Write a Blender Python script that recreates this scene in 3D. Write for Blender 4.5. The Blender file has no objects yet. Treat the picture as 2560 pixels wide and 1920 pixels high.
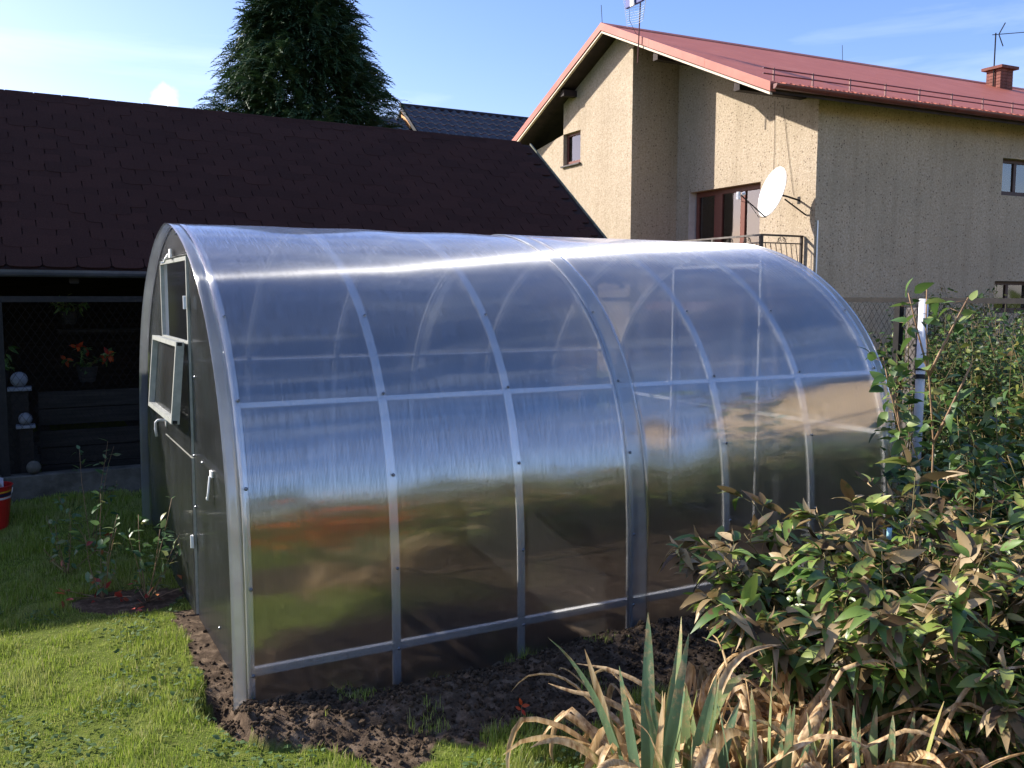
import bpy, math, random
import numpy as np
from mathutils import Matrix, Vector

random.seed(7)
rng = np.random.default_rng(11)
R = math.radians
sc = bpy.context.scene

# ------------------------------------------------------------------ camera
CAM = np.array([-0.8462, -3.9249, 1.7652])
YAW, PITCH, ROLL = 1.0759, -0.0964, 0.0029
Fv = np.array([math.cos(PITCH) * math.cos(YAW), math.cos(PITCH) * math.sin(YAW), math.sin(PITCH)])
Rv = np.cross(Fv, [0, 0, 1.0]); Rv /= np.linalg.norm(Rv)
Uv = np.cross(Rv, Fv)
Rr = math.cos(ROLL) * Rv + math.sin(ROLL) * Uv
Ur = -math.sin(ROLL) * Rv + math.cos(ROLL) * Uv
cam = bpy.data.cameras.new('camera')
cam.sensor_width = 36.0
cam.lens = 36.0 * 2304.4 / 2560.0
cam.clip_start = 0.05
cam.clip_end = 2000
camo = bpy.data.objects.new('camera', cam)
sc.collection.objects.link(camo)
mw = Matrix.Identity(4)
for i in range(3):
    mw[i][0], mw[i][1], mw[i][2], mw[i][3] = Rr[i], Ur[i], -Fv[i], CAM[i]
camo.matrix_world = mw
sc.camera = camo

# ------------------------------------------------------------------ light
SUN_EL, SUN_AZ = R(30.0), R(130.8)          # azimuth measured from +X towards +Y
S = Vector((math.cos(SUN_EL) * math.cos(SUN_AZ), math.cos(SUN_EL) * math.sin(SUN_AZ), math.sin(SUN_EL)))
sl = bpy.data.lights.new('sun', 'SUN')
sl.energy = 5.0
sl.angle = R(0.53)
sl.color = (1.0, 0.93, 0.82)
slo = bpy.data.objects.new('sun', sl)
sc.collection.objects.link(slo)
slo.rotation_euler = S.to_track_quat('Z', 'Y').to_euler()

world = bpy.data.worlds.new('World')
sc.world = world
world.use_nodes = True
wn, wl = world.node_tree.nodes, world.node_tree.links
wn.clear()
sky = wn.new('ShaderNodeTexSky')
sky.sky_type = 'NISHITA'
sky.sun_disc = False
sky.sun_elevation = SUN_EL
sky.sun_rotation = math.atan2(S.x, S.y)
sky.altitude = 400
sky.air_density = 1.0
sky.dust_density = 1.2
sky.ozone_density = 1.6
tcw = wn.new('ShaderNodeTexCoord')
def wnode(t, **k):
    n = wn.new(t)
    for a, b in k.items():
        setattr(n, a, b)
    return n
# thin cirrus: stretched noise on the sky dome
mp = wnode('ShaderNodeMapping'); mp.inputs['Scale'].default_value = (1.2, 1.6, 7.0)
mp.inputs['Rotation'].default_value = (0.10, -0.16, 0.3)
nz = wnode('ShaderNodeTexNoise'); nz.inputs['Scale'].default_value = 2.2; nz.inputs['Detail'].default_value = 7; nz.inputs['Roughness'].default_value = 0.55
nz.inputs['Distortion'].default_value = 0.35
rp = wnode('ShaderNodeValToRGB'); rp.color_ramp.elements[0].position = 0.47; rp.color_ramp.elements[1].position = 0.80
rp.color_ramp.elements[1].color = (0.42, 0.42, 0.42, 1)
# one small cumulus puff low over the shed roof
pd = wnode('ShaderNodeVectorMath', operation='DISTANCE')
puffdir = Fv + Rv * ((411 - 1280) / 2304.4) + Uv * ((960 - 250) / 2304.4); puffdir /= np.linalg.norm(puffdir)
pd.inputs[1].default_value = tuple(puffdir)
nrm = wnode('ShaderNodeVectorMath', operation='NORMALIZE')
nz2 = wnode('ShaderNodeTexNoise'); nz2.inputs['Scale'].default_value = 60; nz2.inputs['Detail'].default_value = 4
ma = wnode('ShaderNodeMath', operation='MULTIPLY_ADD'); ma.inputs[1].default_value = 0.022; 
mr = wnode('ShaderNodeMapRange'); mr.inputs['From Min'].default_value = 0.026; mr.inputs['From Max'].default_value = 0.018
mr.inputs['To Min'].default_value = 0.0; mr.inputs['To Max'].default_value = 0.85
mx = wnode('ShaderNodeMath', operation='MAXIMUM')
mix = wnode('ShaderNodeMix', data_type='RGBA')
bg = wnode('ShaderNodeBackground'); bg.inputs['Strength'].default_value = 0.112
hs = wnode('ShaderNodeHueSaturation'); hs.inputs['Saturation'].default_value = 1.22
wo = wnode('ShaderNodeOutputWorld')
wl.new(tcw.outputs['Generated'], mp.inputs['Vector']); wl.new(mp.outputs[0], nz.inputs['Vector'])
wl.new(nz.outputs['Fac'], rp.inputs['Fac'])
wl.new(tcw.outputs['Generated'], nrm.inputs[0]); wl.new(nrm.outputs[0], pd.inputs[0])
wl.new(nrm.outputs[0], nz2.inputs['Vector']); wl.new(nz2.outputs['Fac'], ma.inputs[0]); wl.new(pd.outputs['Value'], ma.inputs[2])
wl.new(ma.outputs[0], mr.inputs['Value'])
wl.new(rp.outputs['Color'], mx.inputs[0]); wl.new(mr.outputs[0], mx.inputs[1])
wl.new(sky.outputs[0], hs.inputs['Color'])
tn = wnode('ShaderNodeMix', data_type='RGBA', blend_type='MULTIPLY'); tn.inputs['Factor'].default_value = 1.0
tn.inputs['B'].default_value = (1.12, 0.98, 1.16, 1)
wl.new(hs.outputs[0], tn.inputs['A'])
wl.new(mx.outputs[0], mix.inputs['Factor']); wl.new(tn.outputs['Result'], mix.inputs['A'])
mix.inputs['B'].default_value = (6.6, 7.2, 8.0, 1)
wl.new(mix.outputs['Result'], bg.inputs['Color']); wl.new(bg.outputs[0], wo.inputs[0])

sc.view_settings.view_transform = 'Standard'
sc.view_settings.look = 'None'
sc.view_settings.exposure = 1.0
sc.view_settings.gamma = 1.0
sc.view_settings.use_curve_mapping = False
sc.render.engine = 'CYCLES'
sc.cycles.max_bounces = 8
sc.cycles.transparent_max_bounces = 32
sc.cycles.caustics_reflective = False
sc.cycles.caustics_refractive = False
sc.cycles.sample_clamp_indirect = 4.0
sc.cycles.use_denoising = True

# ================================================================== helpers
COL = sc.collection

class NT:
    def __init__(s, name):
        s.m = bpy.data.materials.new(name); s.m.use_nodes = True
        s.t = s.m.node_tree; s.t.nodes.clear()
    def n(s, t, ins=None, **k):
        nd = s.t.nodes.new(t)
        for a, b in k.items(): setattr(nd, a, b)
        for a, b in (ins or {}).items():
            if hasattr(b, 'is_output') or isinstance(b, bpy.types.NodeSocket): s.t.links.new(b, nd.inputs[a])
            else: nd.inputs[a].default_value = b
        return nd
    def ramp(s, fac, stops, interp='LINEAR'):
        nd = s.n('ShaderNodeValToRGB', {'Fac': fac}); cr = nd.color_ramp; cr.interpolation = interp
        while len(cr.elements) < len(stops): cr.elements.new(0.5)
        for e, (p, c) in zip(cr.elements, stops):
            e.position = p; e.color = (*c, 1) if len(c) == 3 else c
        return nd.outputs[0]
    def out(s, sh):
        s.n('ShaderNodeOutputMaterial', {'Surface': sh}); return s.m

def noise_mat(name, c1, c2, scale=8, rough=0.8, bump=0.0, bscale=None, detail=6, spec=0.3, metallic=0.0, lo=0.35, hi=0.65, stretch=(1, 1, 1), objrand=0.0):
    t = NT(name)
    tc = t.n('ShaderNodeTexCoord').outputs['Object']
    v = t.n('ShaderNodeMapping', {'Vector': tc, 'Scale': stretch}).outputs[0]
    nz = t.n('ShaderNodeTexNoise', {'Vector': v, 'Scale': scale, 'Detail': detail, 'Roughness': 0.6})
    c = t.ramp(nz.outputs['Fac'], [(lo, c1), (hi, c2)])
    if objrand:
        oi = t.n('ShaderNodeObjectInfo').outputs['Random']
        ri = t.n('ShaderNodeNewGeometry').outputs['Random Per Island']
        a = t.n('ShaderNodeMath', {0: oi, 1: ri}, operation='ADD').outputs[0]
        f = t.n('ShaderNodeMath', {0: a}, operation='FRACT').outputs[0]
        val = t.n('ShaderNodeMapRange', {'Value': f, 'To Min': 1 - objrand, 'To Max': 1 + objrand}).outputs[0]
        c = t.n('ShaderNodeHueSaturation', {'Color': c, 'Value': val}).outputs[0]
    p = {'Base Color': c, 'Roughness': rough, 'Metallic': metallic, 'Specular IOR Level': spec}
    if bump:
        nb = t.n('ShaderNodeTexNoise', {'Vector': v, 'Scale': bscale or scale * 5, 'Detail': 5})
        p['Normal'] = t.n('ShaderNodeBump', {'Height': nb.outputs['Fac'], 'Strength': bump, 'Distance': 0.02}).outputs[0]
    return t.out(t.n('ShaderNodeBsdfPrincipled', p).outputs[0])

def leaf_mat(name, stops, transl=0.3, rough=0.45, spec=0.35, vein=0.0, interp='LINEAR', blotch=0.0, bcol=(0.2, 0.12, 0.05), patch=None):
    t = NT(name)
    oi = t.n('ShaderNodeObjectInfo').outputs['Random']
    ri = t.n('ShaderNodeNewGeometry').outputs['Random Per Island']
    a = t.n('ShaderNodeMath', {0: oi, 1: ri}, operation='ADD').outputs[0]
    f = t.n('ShaderNodeMath', {0: a}, operation='FRACT').outputs[0]
    c = t.ramp(f, stops, interp)
    if patch:
        g = t.n('ShaderNodeNewGeometry').outputs['Position']
        nz = t.n('ShaderNodeTexNoise', {'Vector': g, 'Scale': 5.0, 'Detail': 4, 'Roughness': .65})
        ff = t.n('ShaderNodeMapRange', {'Value': nz.outputs['Fac'], 'From Min': 0.48, 'From Max': 0.68, 'To Max': 0.6}).outputs[0]
        c = t.n('ShaderNodeMix', {'Factor': ff, 'A': c, 'B': (*patch, 1)}, data_type='RGBA').outputs['Result']
    if blotch:
        g = t.n('ShaderNodeNewGeometry').outputs['Position']
        nz = t.n('ShaderNodeTexNoise', {'Vector': g, 'Scale': 22.0, 'Detail': 4})
        ff = t.n('ShaderNodeMapRange', {'Value': nz.outputs['Fac'], 'From Min': 0.66 - blotch * 0.25, 'From Max': 0.72 - blotch * 0.25}).outputs[0]
        c = t.n('ShaderNodeMix', {'Factor': ff, 'A': c, 'B': (*bcol, 1)}, data_type='RGBA').outputs['Result']
    p = t.n('ShaderNodeBsdfPrincipled', {'Base Color': c, 'Roughness': rough, 'Specular IOR Level': spec}).outputs[0]
    tr = t.n('ShaderNodeBsdfTranslucent', {'Color': c}).outputs[0]
    return t.out(t.n('ShaderNodeMixShader', {0: transl, 1: p, 2: tr}).outputs[0])

class MB:
    """collects shapes, then links them as one mesh object"""
    def __init__(s): s.v = []; s.f = []; s.uv = None; s.smooth = False
    def add(s, vs, fs):
        o = len(s.v); s.v += [tuple(map(float, v)) for v in vs]; s.f += [tuple(i + o for i in f) for f in fs]; return s
    def box(s, a, b):
        (x0, y0, z0), (x1, y1, z1) = np.minimum(a, b), np.maximum(a, b)
        return s.add([(x0, y0, z0), (x1, y0, z0), (x1, y1, z0), (x0, y1, z0), (x0, y0, z1), (x1, y0, z1), (x1, y1, z1), (x0, y1, z1)],
                     [(0, 3, 2, 1), (4, 5, 6, 7), (0, 1, 5, 4), (1, 2, 6, 5), (2, 3, 7, 6), (3, 0, 4, 7)])
    def prism(s, poly, ext):
        """poly: 3-D points of a flat outline, ext: extrusion vector"""
        n = len(poly); p = [np.array(q, float) for q in poly]; e = np.array(ext, float)
        return s.add(p + [q + e for q in p], [tuple(range(n))[::-1], tuple(range(n, 2 * n))] + [(i, (i + 1) % n, (i + 1) % n + n, i + n) for i in range(n)])
    def tube(s, pts, r, n=6, r1=None, cap=True):
        pts = [np.array(p, float) for p in pts]; r1 = r if r1 is None else r1; m = len(pts); vs = []; prev = None
        for i, p in enumerate(pts):
            d = pts[min(i + 1, m - 1)] - pts[max(i - 1, 0)]; d = d / (np.linalg.norm(d) + 1e-12)
            if prev is None:
                u = np.cross(d, [0, 0, 1.0]); 
                if np.linalg.norm(u) < 1e-3: u = np.array([1.0, 0, 0])
            else: u = prev - d * (prev @ d)
            u /= np.linalg.norm(u); prev = u; w = np.cross(d, u); rr = r + (r1 - r) * i / max(m - 1, 1)
            vs += [p + rr * (math.cos(6.28319 * k / n) * u + math.sin(6.28319 * k / n) * w) for k in range(n)]
        fs = [(i * n + k, i * n + (k + 1) % n, (i + 1) * n + (k + 1) % n, (i + 1) * n + k) for i in range(m - 1) for k in range(n)]
        if cap: fs += [tuple(range(n))[::-1], tuple(range((m - 1) * n, m * n))]
        return s.add(vs, fs)
    def lathe(s, c, prof, n=20):
        c = np.array(c, float); vs = [(c[0] + r * math.cos(6.28319 * k / n), c[1] + r * math.sin(6.28319 * k / n), c[2] + z) for r, z in prof for k in range(n)]
        return s.add(vs, [(i * n + k, i * n + (k + 1) % n, (i + 1) * n + (k + 1) % n, (i + 1) * n + k) for i in range(len(prof) - 1) for k in range(n)])

BASE = {}
def thing(name, label, cat, base=(0, 0, 0), rot=0.0, group=None, kind=None):
    o = bpy.data.objects.new(name, None); COL.objects.link(o)
    b = np.array(base, float); c, s_ = math.cos(rot), math.sin(rot)
    o.location = (c * b[0] - s_ * b[1], s_ * b[0] + c * b[1], b[2]); o.rotation_euler = (0, 0, rot)
    o.empty_display_size = 0.1
    o['label'] = label; o['category'] = cat
    if group: o['group'] = group
    if kind: o['kind'] = kind
    BASE[o.name] = b
    return o

def mesh_np(name, V, F, smooth=False):
    """V (n,3), F (m,k) all faces with the same k"""
    me = bpy.data.meshes.new(name); V = np.asarray(V, np.float32); F = np.asarray(F, np.int32)
    me.vertices.add(len(V)); me.vertices.foreach_set('co', V.ravel())
    k = F.shape[1]; me.loops.add(F.size); me.loops.foreach_set('vertex_index', F.ravel())
    me.polygons.add(len(F)); me.polygons.foreach_set('loop_start', np.arange(len(F), dtype=np.int32) * k)
    me.polygons.foreach_set('use_smooth', np.full(len(F), bool(smooth)))
    me.update(calc_edges=True); return me

def link(name, me, mat, parent=None, **props):
    o = bpy.data.objects.new(name, me); COL.objects.link(o)
    if mat is not None and len(me.materials) == 0: me.materials.append(mat)
    if parent is not None:
        o.parent = parent
        BASE[o.name] = BASE[parent.name]
    for k, v in props.items(): o[k] = v
    return o

def build(name, mb, mat, parent=None, smooth=False, bevel=0.0, **props):
    b = BASE[parent.name] if parent is not None else np.zeros(3)
    me = bpy.data.meshes.new(name)
    me.from_pydata([tuple(np.array(v) - b) for v in mb.v], [], mb.f); me.update()
    if smooth: me.polygons.foreach_set('use_smooth', np.ones(len(me.polygons), bool))
    o = link(name, me, mat, parent, **props)
    if bevel:
        bv = o.modifiers.new('bevel', 'BEVEL'); bv.width = bevel; bv.segments = 2; bv.limit_method = 'ANGLE'
    return o

def place(name, me, parent, M, mat=None):
    """one more object of a shared mesh, M in the frame of the thing's coordinates"""
    o = bpy.data.objects.new(name, me); COL.objects.link(o)
    if mat is not None and len(me.materials) == 0: me.materials.append(mat)
    o.parent = parent
    L = Matrix(M.tolist()) if isinstance(M, np.ndarray) else M.copy()
    b = BASE[parent.name]
    for i in range(3): L[i][3] -= b[i]
    o.matrix_local = L
    BASE[o.name] = b
    return o

def batch(name, tv, tf, Ms, mat, parent=None, smooth=True, **props):
    """one joined mesh of many copies of a template"""
    Ms = np.asarray(Ms); b = BASE[parent.name] if parent is not None else np.zeros(3)
    V = np.einsum('nij,kj->nki', Ms[:, :3, :3], tv) + Ms[:, None, :3, 3] - b
    F = (np.asarray(tf)[None] + (np.arange(len(Ms)) * len(tv))[:, None, None]).reshape(-1, len(tf[0]))
    me = mesh_np(name, V.reshape(-1, 3), F, smooth)
    return link(name, me, mat, parent, **props)

def frame_mats(P, D, N, scale):
    """matrices whose x axis is D, z axis about N"""
    D = D / np.linalg.norm(D, axis=1, keepdims=True)
    Yc = np.cross(N, D); Yc /= np.linalg.norm(Yc, axis=1, keepdims=True) + 1e-9
    Zc = np.cross(D, Yc)
    M = np.zeros((len(P), 4, 4)); sc_ = np.asarray(scale)
    if sc_.ndim == 1: sc_ = np.stack([sc_, sc_, sc_], 1)
    M[:, :3, 0] = D * sc_[:, :1]; M[:, :3, 1] = Yc * sc_[:, 1:2]; M[:, :3, 2] = Zc * sc_[:, 2:3]
    M[:, :3, 3] = P; M[:, 3, 3] = 1
    return M

def leaf_template(seg=5, width=0.16, fold=0.25, curl=0.35, shape=0.8, twist=0.0):
    """leaf of length 1 along x, quads"""
    vs = []; fs = []
    for i in range(seg + 1):
        t = i / seg
        w = width * (math.sin(math.pi * min(1, t ** shape * 0.97 + 0.03)) ** 0.8) + 0.004
        if i == seg: w = 0.004
        z = -curl * t * t; x = t * (1 - 0.25 * abs(curl) * t)
        a = twist * t
        for s_ in (-1, 0, 1):
            yy = s_ * w; zz = abs(s_) * w * fold
            vs.append((x, yy * math.cos(a) - zz * math.sin(a), z + yy * math.sin(a) + zz * math.cos(a)))
    for i in range(seg):
        o = i * 3
        fs += [(o, o + 3, o + 4, o + 1), (o + 1, o + 4, o + 5, o + 2)]
    return np.array(vs), fs

def vnoise(x, y, seed=0):
    x = np.asarray(x, float); y = np.asarray(y, float)
    xi, yi = np.floor(x).astype(np.int64), np.floor(y).astype(np.int64); xf, yf = x - xi, y - yi
    def h(a, b):
        n = (a * 374761393 + b * 668265263 + seed * 1442695041) & 0xFFFFFFFF
        n = ((n ^ (n >> 13)) * 1274126177) & 0xFFFFFFFF
        return ((n ^ (n >> 16)) & 0xFFFF) / 65535.0
    u, v = xf * xf * (3 - 2 * xf), yf * yf * (3 - 2 * yf)
    return (h(xi, yi) * (1 - u) + h(xi + 1, yi) * u) * (1 - v) + (h(xi, yi + 1) * (1 - u) + h(xi + 1, yi + 1) * u) * v
def fbm(x, y, o=4, seed=0):
    s_ = 0; a = 0.5
    for i in range(o): s_ = s_ + a * vnoise(x * 2 ** i, y * 2 ** i, seed + i); a *= 0.5
    return s_

# ================================================================== ground
def soil_mask(x, y):
    x = np.asarray(x, float); y = np.asarray(y, float)
    n = (fbm(x * 3.1, y * 3.1, 4, 3) - 0.47) * 0.55
    n2 = (fbm(x * 9, y * 9, 3, 9) - 0.44) * 0.2
    yf = np.interp(x, [-0.25, -0.05, 0.3, 0.7, 1.1, 1.5], [-0.05, -0.46, -0.76, -0.86, -0.95, -1.0])
    m = (y < 0.08) & (y > yf + n * 0.6 + n2) & (x > -0.16 + n2)
    m |= (x > 1.28 - 0.65 * np.clip(-(y + 1.0) / 0.5, 0, 1) + n * 0.8 + n2) & (y < 0.2) & (y > -3.2 + n)
    m |= (x > .25 + n) & (y < -1.75) & (y > -3.0 + n) & (x < 7)
    m |= (x > -0.17 + n2 * 0.9 + 0.02 * y) & (x < 6.2) & (y > -0.1) & (y < 1.35 + n * 0.5)
    m |= (x > -0.02) & (x < 6.2) & (y >= 1.2) & (y < 3.3)
    m |= ((x + 0.32) ** 2 / 0.09 + (y - 1.7) ** 2 / 0.05 < 1.0 + n * 3)
    return m

def ground_h(x, y):
    x = np.asarray(x, float); y = np.asarray(y, float)
    rise = 0.20 * np.clip((y - 2.0) / 2.0, 0, 1) ** 1.5
    m = soil_mask(x, y).astype(float)
    near = np.clip(1 - np.abs(y + 0.2) / 1.2, 0, 1)
    h = rise + 0.02 * (fbm(x * 1.3, y * 1.3, 3, 5) - 0.45) * np.clip(1 - (y - 4) / 4, 0, 1)
    inside = (x > 0.0) & (x < 4.05) & (y > 0.0) & (y < 3.13)
    mound = np.exp(-((y + 0.33 + 0.10 * np.sin(x * 2.3)) / 0.17) ** 2) * (0.055 + 0.10 * (fbm(x * 3, y * 3, 3, 21) - 0.3)) * ((x > -0.1) & (x < 3.5))
    trench = -0.085 * np.exp(-((y + 0.05) / 0.09) ** 2) * np.clip((x - 0.25) / 0.4, 0, 1) * (x < 4.2)
    hole = -0.13 * np.exp(-((x + 0.15) / 0.06) ** 2 - ((y - 0.05) / 0.13) ** 2)
    lumps = m * (0.055 * np.abs(fbm(x * 11, y * 11, 4, 31) - 0.47) + 0.05 * np.clip(fbm(x * 26, y * 26, 3, 41) - 0.42, 0, 1)) * (0.35 + near) * np.where(inside, 0.3, 1)
    return h + m * (mound * ~inside) + trench + hole + lumps - 0.004 * m

def axis(lo, hi, fine, far):
    a = list(np.arange(lo, hi + 1e-6, fine)); st = fine
    while a[-1] < far: st *= 1.25; a.append(a[-1] + st)
    st = fine; b = []; c = lo
    while c > -far: st *= 1.25; c -= st; b.append(c)
    return np.array(b[::-1] + a)
gx, gy = axis(-1.4, 3.0, 0.018, 900), axis(-2.2, 1.7, 0.018, 900)
GX, GY = np.meshgrid(gx, gy, indexing='ij')
GZ = ground_h(GX, GY)
nx, ny = len(gx), len(gy)
idx = np.arange(nx * ny).reshape(nx, ny)
Fq = np.stack([idx[:-1, :-1], idx[1:, :-1], idx[1:, 1:], idx[:-1, 1:]], -1).reshape(-1, 4)
gme = mesh_np('ground', np.stack([GX, GY, GZ], -1).reshape(-1, 3), Fq, True)
at = gme.attributes.new('soil', 'FLOAT', 'POINT')
at.data.foreach_set('value', soil_mask(GX, GY).astype(np.float32).ravel())
t = NT('ground_soil_and_turf')
gp = t.n('ShaderNodeNewGeometry').outputs['Position']
sa = t.n('ShaderNodeAttribute', attribute_name='soil').outputs['Fac']
n1 = t.n('ShaderNodeTexNoise', {'Vector': gp, 'Scale': 14.0, 'Detail': 9, 'Roughness': 0.7}).outputs['Fac']
n2 = t.n('ShaderNodeTexNoise', {'Vector': gp, 'Scale': 120.0, 'Detail': 4, 'Roughness': 0.7}).outputs['Fac']
cs = t.ramp(n1, [(0.3, (0.038, 0.026, 0.018)), (0.5, (0.095, 0.066, 0.044)), (0.68, (0.24, 0.175, 0.12))])
cg = t.ramp(n1, [(0.3, (0.075, 0.105, 0.018)), (0.55, (0.13, 0.165, 0.028)), (0.75, (0.21, 0.21, 0.06))])
cc = t.n('ShaderNodeMix', {'Factor': sa, 'A': cg, 'B': cs}, data_type='RGBA').outputs['Result']
bp = t.n('ShaderNodeBump', {'Height': n2, 'Strength': 0.9, 'Distance': 0.012}).outputs[0]
GROUND = t.out(t.n('ShaderNodeBsdfPrincipled', {'Base Color': cc, 'Roughness': 0.95, 'Specular IOR Level': 0.1, 'Normal': bp}).outputs[0])
link('ground', gme, GROUND, None, kind='structure')

# ================================================================== shared materials
M_metal = noise_mat('galvanised_steel', (0.90, 0.91, 0.91), (0.96, 0.96, 0.96), 18, 0.45, 0.05, metallic=0.30, spec=0.6)
M_steel_dark = noise_mat('dark_painted_steel', (0.010, 0.010, 0.011), (0.020, 0.018, 0.018), 20, 0.6, spec=.2)
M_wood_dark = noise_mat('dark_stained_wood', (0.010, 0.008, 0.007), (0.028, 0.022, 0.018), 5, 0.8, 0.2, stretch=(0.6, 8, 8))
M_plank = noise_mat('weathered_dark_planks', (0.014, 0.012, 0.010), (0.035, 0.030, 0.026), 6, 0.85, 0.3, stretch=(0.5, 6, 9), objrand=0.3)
M_stucco_frame = noise_mat('brown_window_frame', (0.13, 0.045, 0.032), (0.18, 0.062, 0.045), 30, 0.45)
M_concrete = noise_mat('mossy_concrete', (0.06, 0.055, 0.045), (0.14, 0.13, 0.11), 7, 0.9, 0.4)
M_white_plastic = noise_mat('white_plastic', (0.66, 0.66, 0.68), (0.80, 0.80, 0.82), 12, 0.4, spec=0.5)

# ------------------------------------------------------------------ polycarbonate
def poly_mat(name, dust, f0, aniso=True, rough=0.17, dirt=0.0, tint=(0.93, 0.95, 0.96), blur=0.33, pw=4.0):
    t = NT(name)
    uv = t.n('ShaderNodeUVMap').outputs[0]
    sep = t.n('ShaderNodeSeparateXYZ', {0: uv})
    u = sep.outputs[0]; v = sep.outputs[1]
    # flutes every 7 mm across u
    ph = t.n('ShaderNodeMath', {0: u, 1: 2 * math.pi / 0.0072}, operation='MULTIPLY').outputs[0]
    sn = t.n('ShaderNodeMath', {0: ph}, operation='SINE').outputs[0]
    fl = t.n('ShaderNodeMapRange', {'Value': sn, 'From Min': 0.35, 'From Max': 1.0}).outputs[0]
    lw = t.n('ShaderNodeLayerWeight', {'Blend': 0.5}).outputs['Facing']
    p5 = t.n('ShaderNodeMath', {0: lw, 1: pw}, operation='POWER').outputs[0]
    fr = t.n('ShaderNodeMath', {0: p5, 1: 1 - f0, 2: f0}, operation='MULTIPLY_ADD').outputs[0]
    FR0 = fr
    # scratches and wiped streaks running along the flutes
    st = t.n('ShaderNodeCombineXYZ', {0: t.n('ShaderNodeMath', {0: u, 1: 130.0}, operation='MULTIPLY').outputs[0], 1: t.n('ShaderNodeMath', {0: v, 1: 7.0}, operation='MULTIPLY').outputs[0]}).outputs[0]
    ns = t.n('ShaderNodeTexNoise', {'Vector': st, 'Scale': 1.0, 'Detail': 3, 'Roughness': 0.6}).outputs['Fac']
    mod = t.n('ShaderNodeMapRange', {'Value': ns, 'From Min': 0.3, 'From Max': 0.7, 'To Min': 0.72, 'To Max': 1.28}).outputs[0]
    mod2 = t.n('ShaderNodeMath', {0: sn, 1: 0.30, 2: mod}, operation='MULTIPLY_ADD').outputs[0]
    fr = t.n('ShaderNodeMath', {0: FR0, 1: mod2}, operation='MULTIPLY').outputs[0]
    fr = t.n('ShaderNodeMath', {0: fr, 1: 0.88}, operation='MINIMUM').outputs[0]
    scr = t.n('ShaderNodeMapRange', {'Value': ns, 'From Min': 0.60, 'From Max': 0.78, 'To Max': 0.10 + dirt}).outputs[0]
    nb = t.n('ShaderNodeTexNoise', {'Vector': uv, 'Scale': 3.0, 'Detail': 6, 'Roughness': 0.65}).outputs['Fac']
    pt = t.n('ShaderNodeMapRange', {'Value': nb, 'From Min': 0.42, 'From Max': 0.75, 'To Max': 1.0}).outputs[0]
    d1 = t.n('ShaderNodeMath', {0: pt, 1: dust * 0.9, 2: dust}, operation='MULTIPLY_ADD').outputs[0]
    d2 = t.n('ShaderNodeMath', {0: fl, 1: 0.035, 2: d1}, operation='MULTIPLY_ADD').outputs[0]
    d3 = t.n('ShaderNodeMath', {0: scr, 1: pt, 2: d2}, operation='MULTIPLY_ADD').outputs[0]
    dif = t.n('ShaderNodeBsdfDiffuse', {'Color': (0.72, 0.76, 0.82, 1)}).outputs[0]
    trl = t.n('ShaderNodeBsdfTranslucent', {'Color': (0.72, 0.76, 0.80, 1)}).outputs[0]
    dd = t.n('ShaderNodeMixShader', {0: 0.4, 1: dif, 2: trl}).outputs[0]
    tp = t.n('ShaderNodeBsdfTransparent', {'Color': (*tint, 1)}).outputs[0]
    rfr = t.n('ShaderNodeBsdfRefraction', {'Color': (*tint, 1), 'Roughness': 0.30, 'IOR': 1.12}).outputs[0]
    tp = t.n('ShaderNodeMixShader', {0: blur, 1: tp, 2: rfr}).outputs[0]
    base = t.n('ShaderNodeMixShader', {0: d3, 1: tp, 2: dd}).outputs[0]
    gl = t.n('ShaderNodeBsdfAnisotropic', {'Color': (0.97, 0.98, 1.0, 1), 'Roughness': 0.085})
    if aniso:
        tg = t.n('ShaderNodeTangent', direction_type='UV_MAP', uv_map='UVMap').outputs[0]
        t.t.links.new(tg, gl.inputs['Tangent']); gl.inputs['Anisotropy'].default_value = 0.52
        gl.inputs['Rotation'].default_value = 0.25
    g2 = t.n('ShaderNodeBsdfAnisotropic', {'Color': (0.97, 0.98, 1.0, 1), 'Roughness': 0.29})
    if aniso:
        t.t.links.new(tg, g2.inputs['Tangent']); g2.inputs['Anisotropy'].default_value = 0.76; g2.inputs['Rotation'].default_value = 0.25
    g3 = t.n('ShaderNodeBsdfAnisotropic', {'Color': (0.97, 0.98, 1.0, 1), 'Roughness': 0.235})
    if aniso:
        t.t.links.new(tg, g3.inputs['Tangent']); g3.inputs['Anisotropy'].default_value = 0.865; g3.inputs['Rotation'].default_value = 0.25
    gg = t.n('ShaderNodeMixShader', {0: 0.68, 1: g2.outputs[0], 2: g3.outputs[0]}).outputs[0]
    gg = t.n('ShaderNodeMixShader', {0: 0.38, 1: gl.outputs[0], 2: gg}).outputs[0]
    return t.out(t.n('ShaderNodeMixShader', {0: fr, 1: base, 2: gg}).outputs[0])
M_poly = poly_mat('twin_wall_polycarbonate', 0.003, 0.170, rough=0.15, tint=(0.97, 0.975, 0.98))
M_poly_edge = poly_mat('frosted_polycarbonate_edge', 0.12, 0.08, dirt=0.2)
M_poly_end = poly_mat('dusty_end_polycarbonate', 0.026, 0.012, dirt=0.10, pw=9.0, tint=(0.52, 0.52, 0.53))

# ================================================================== greenhouse
GW, GH, GN, GM = 3.1348, 2.1523, 1.6499, 3.4864
BAY = 2 / 3.0
X0, X1 = -0.017, 4.0
def prof(a):
    a = a * math.pi / 2
    s_ = math.sin(a)
    return GW / 2 + math.copysign(abs(s_) ** (2 / GN), s_) * GW / 2, GH * max(math.cos(a), 0) ** (2 / GM)
def prof_n(a):
    (y0, z0), (y1, z1) = prof(max(a - 1e-3, -1)), prof(min(a + 1e-3, 1))
    d = np.array([y1 - y0, z1 - z0]); d /= np.linalg.norm(d)
    return np.array([-d[1], d[0]])
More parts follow.
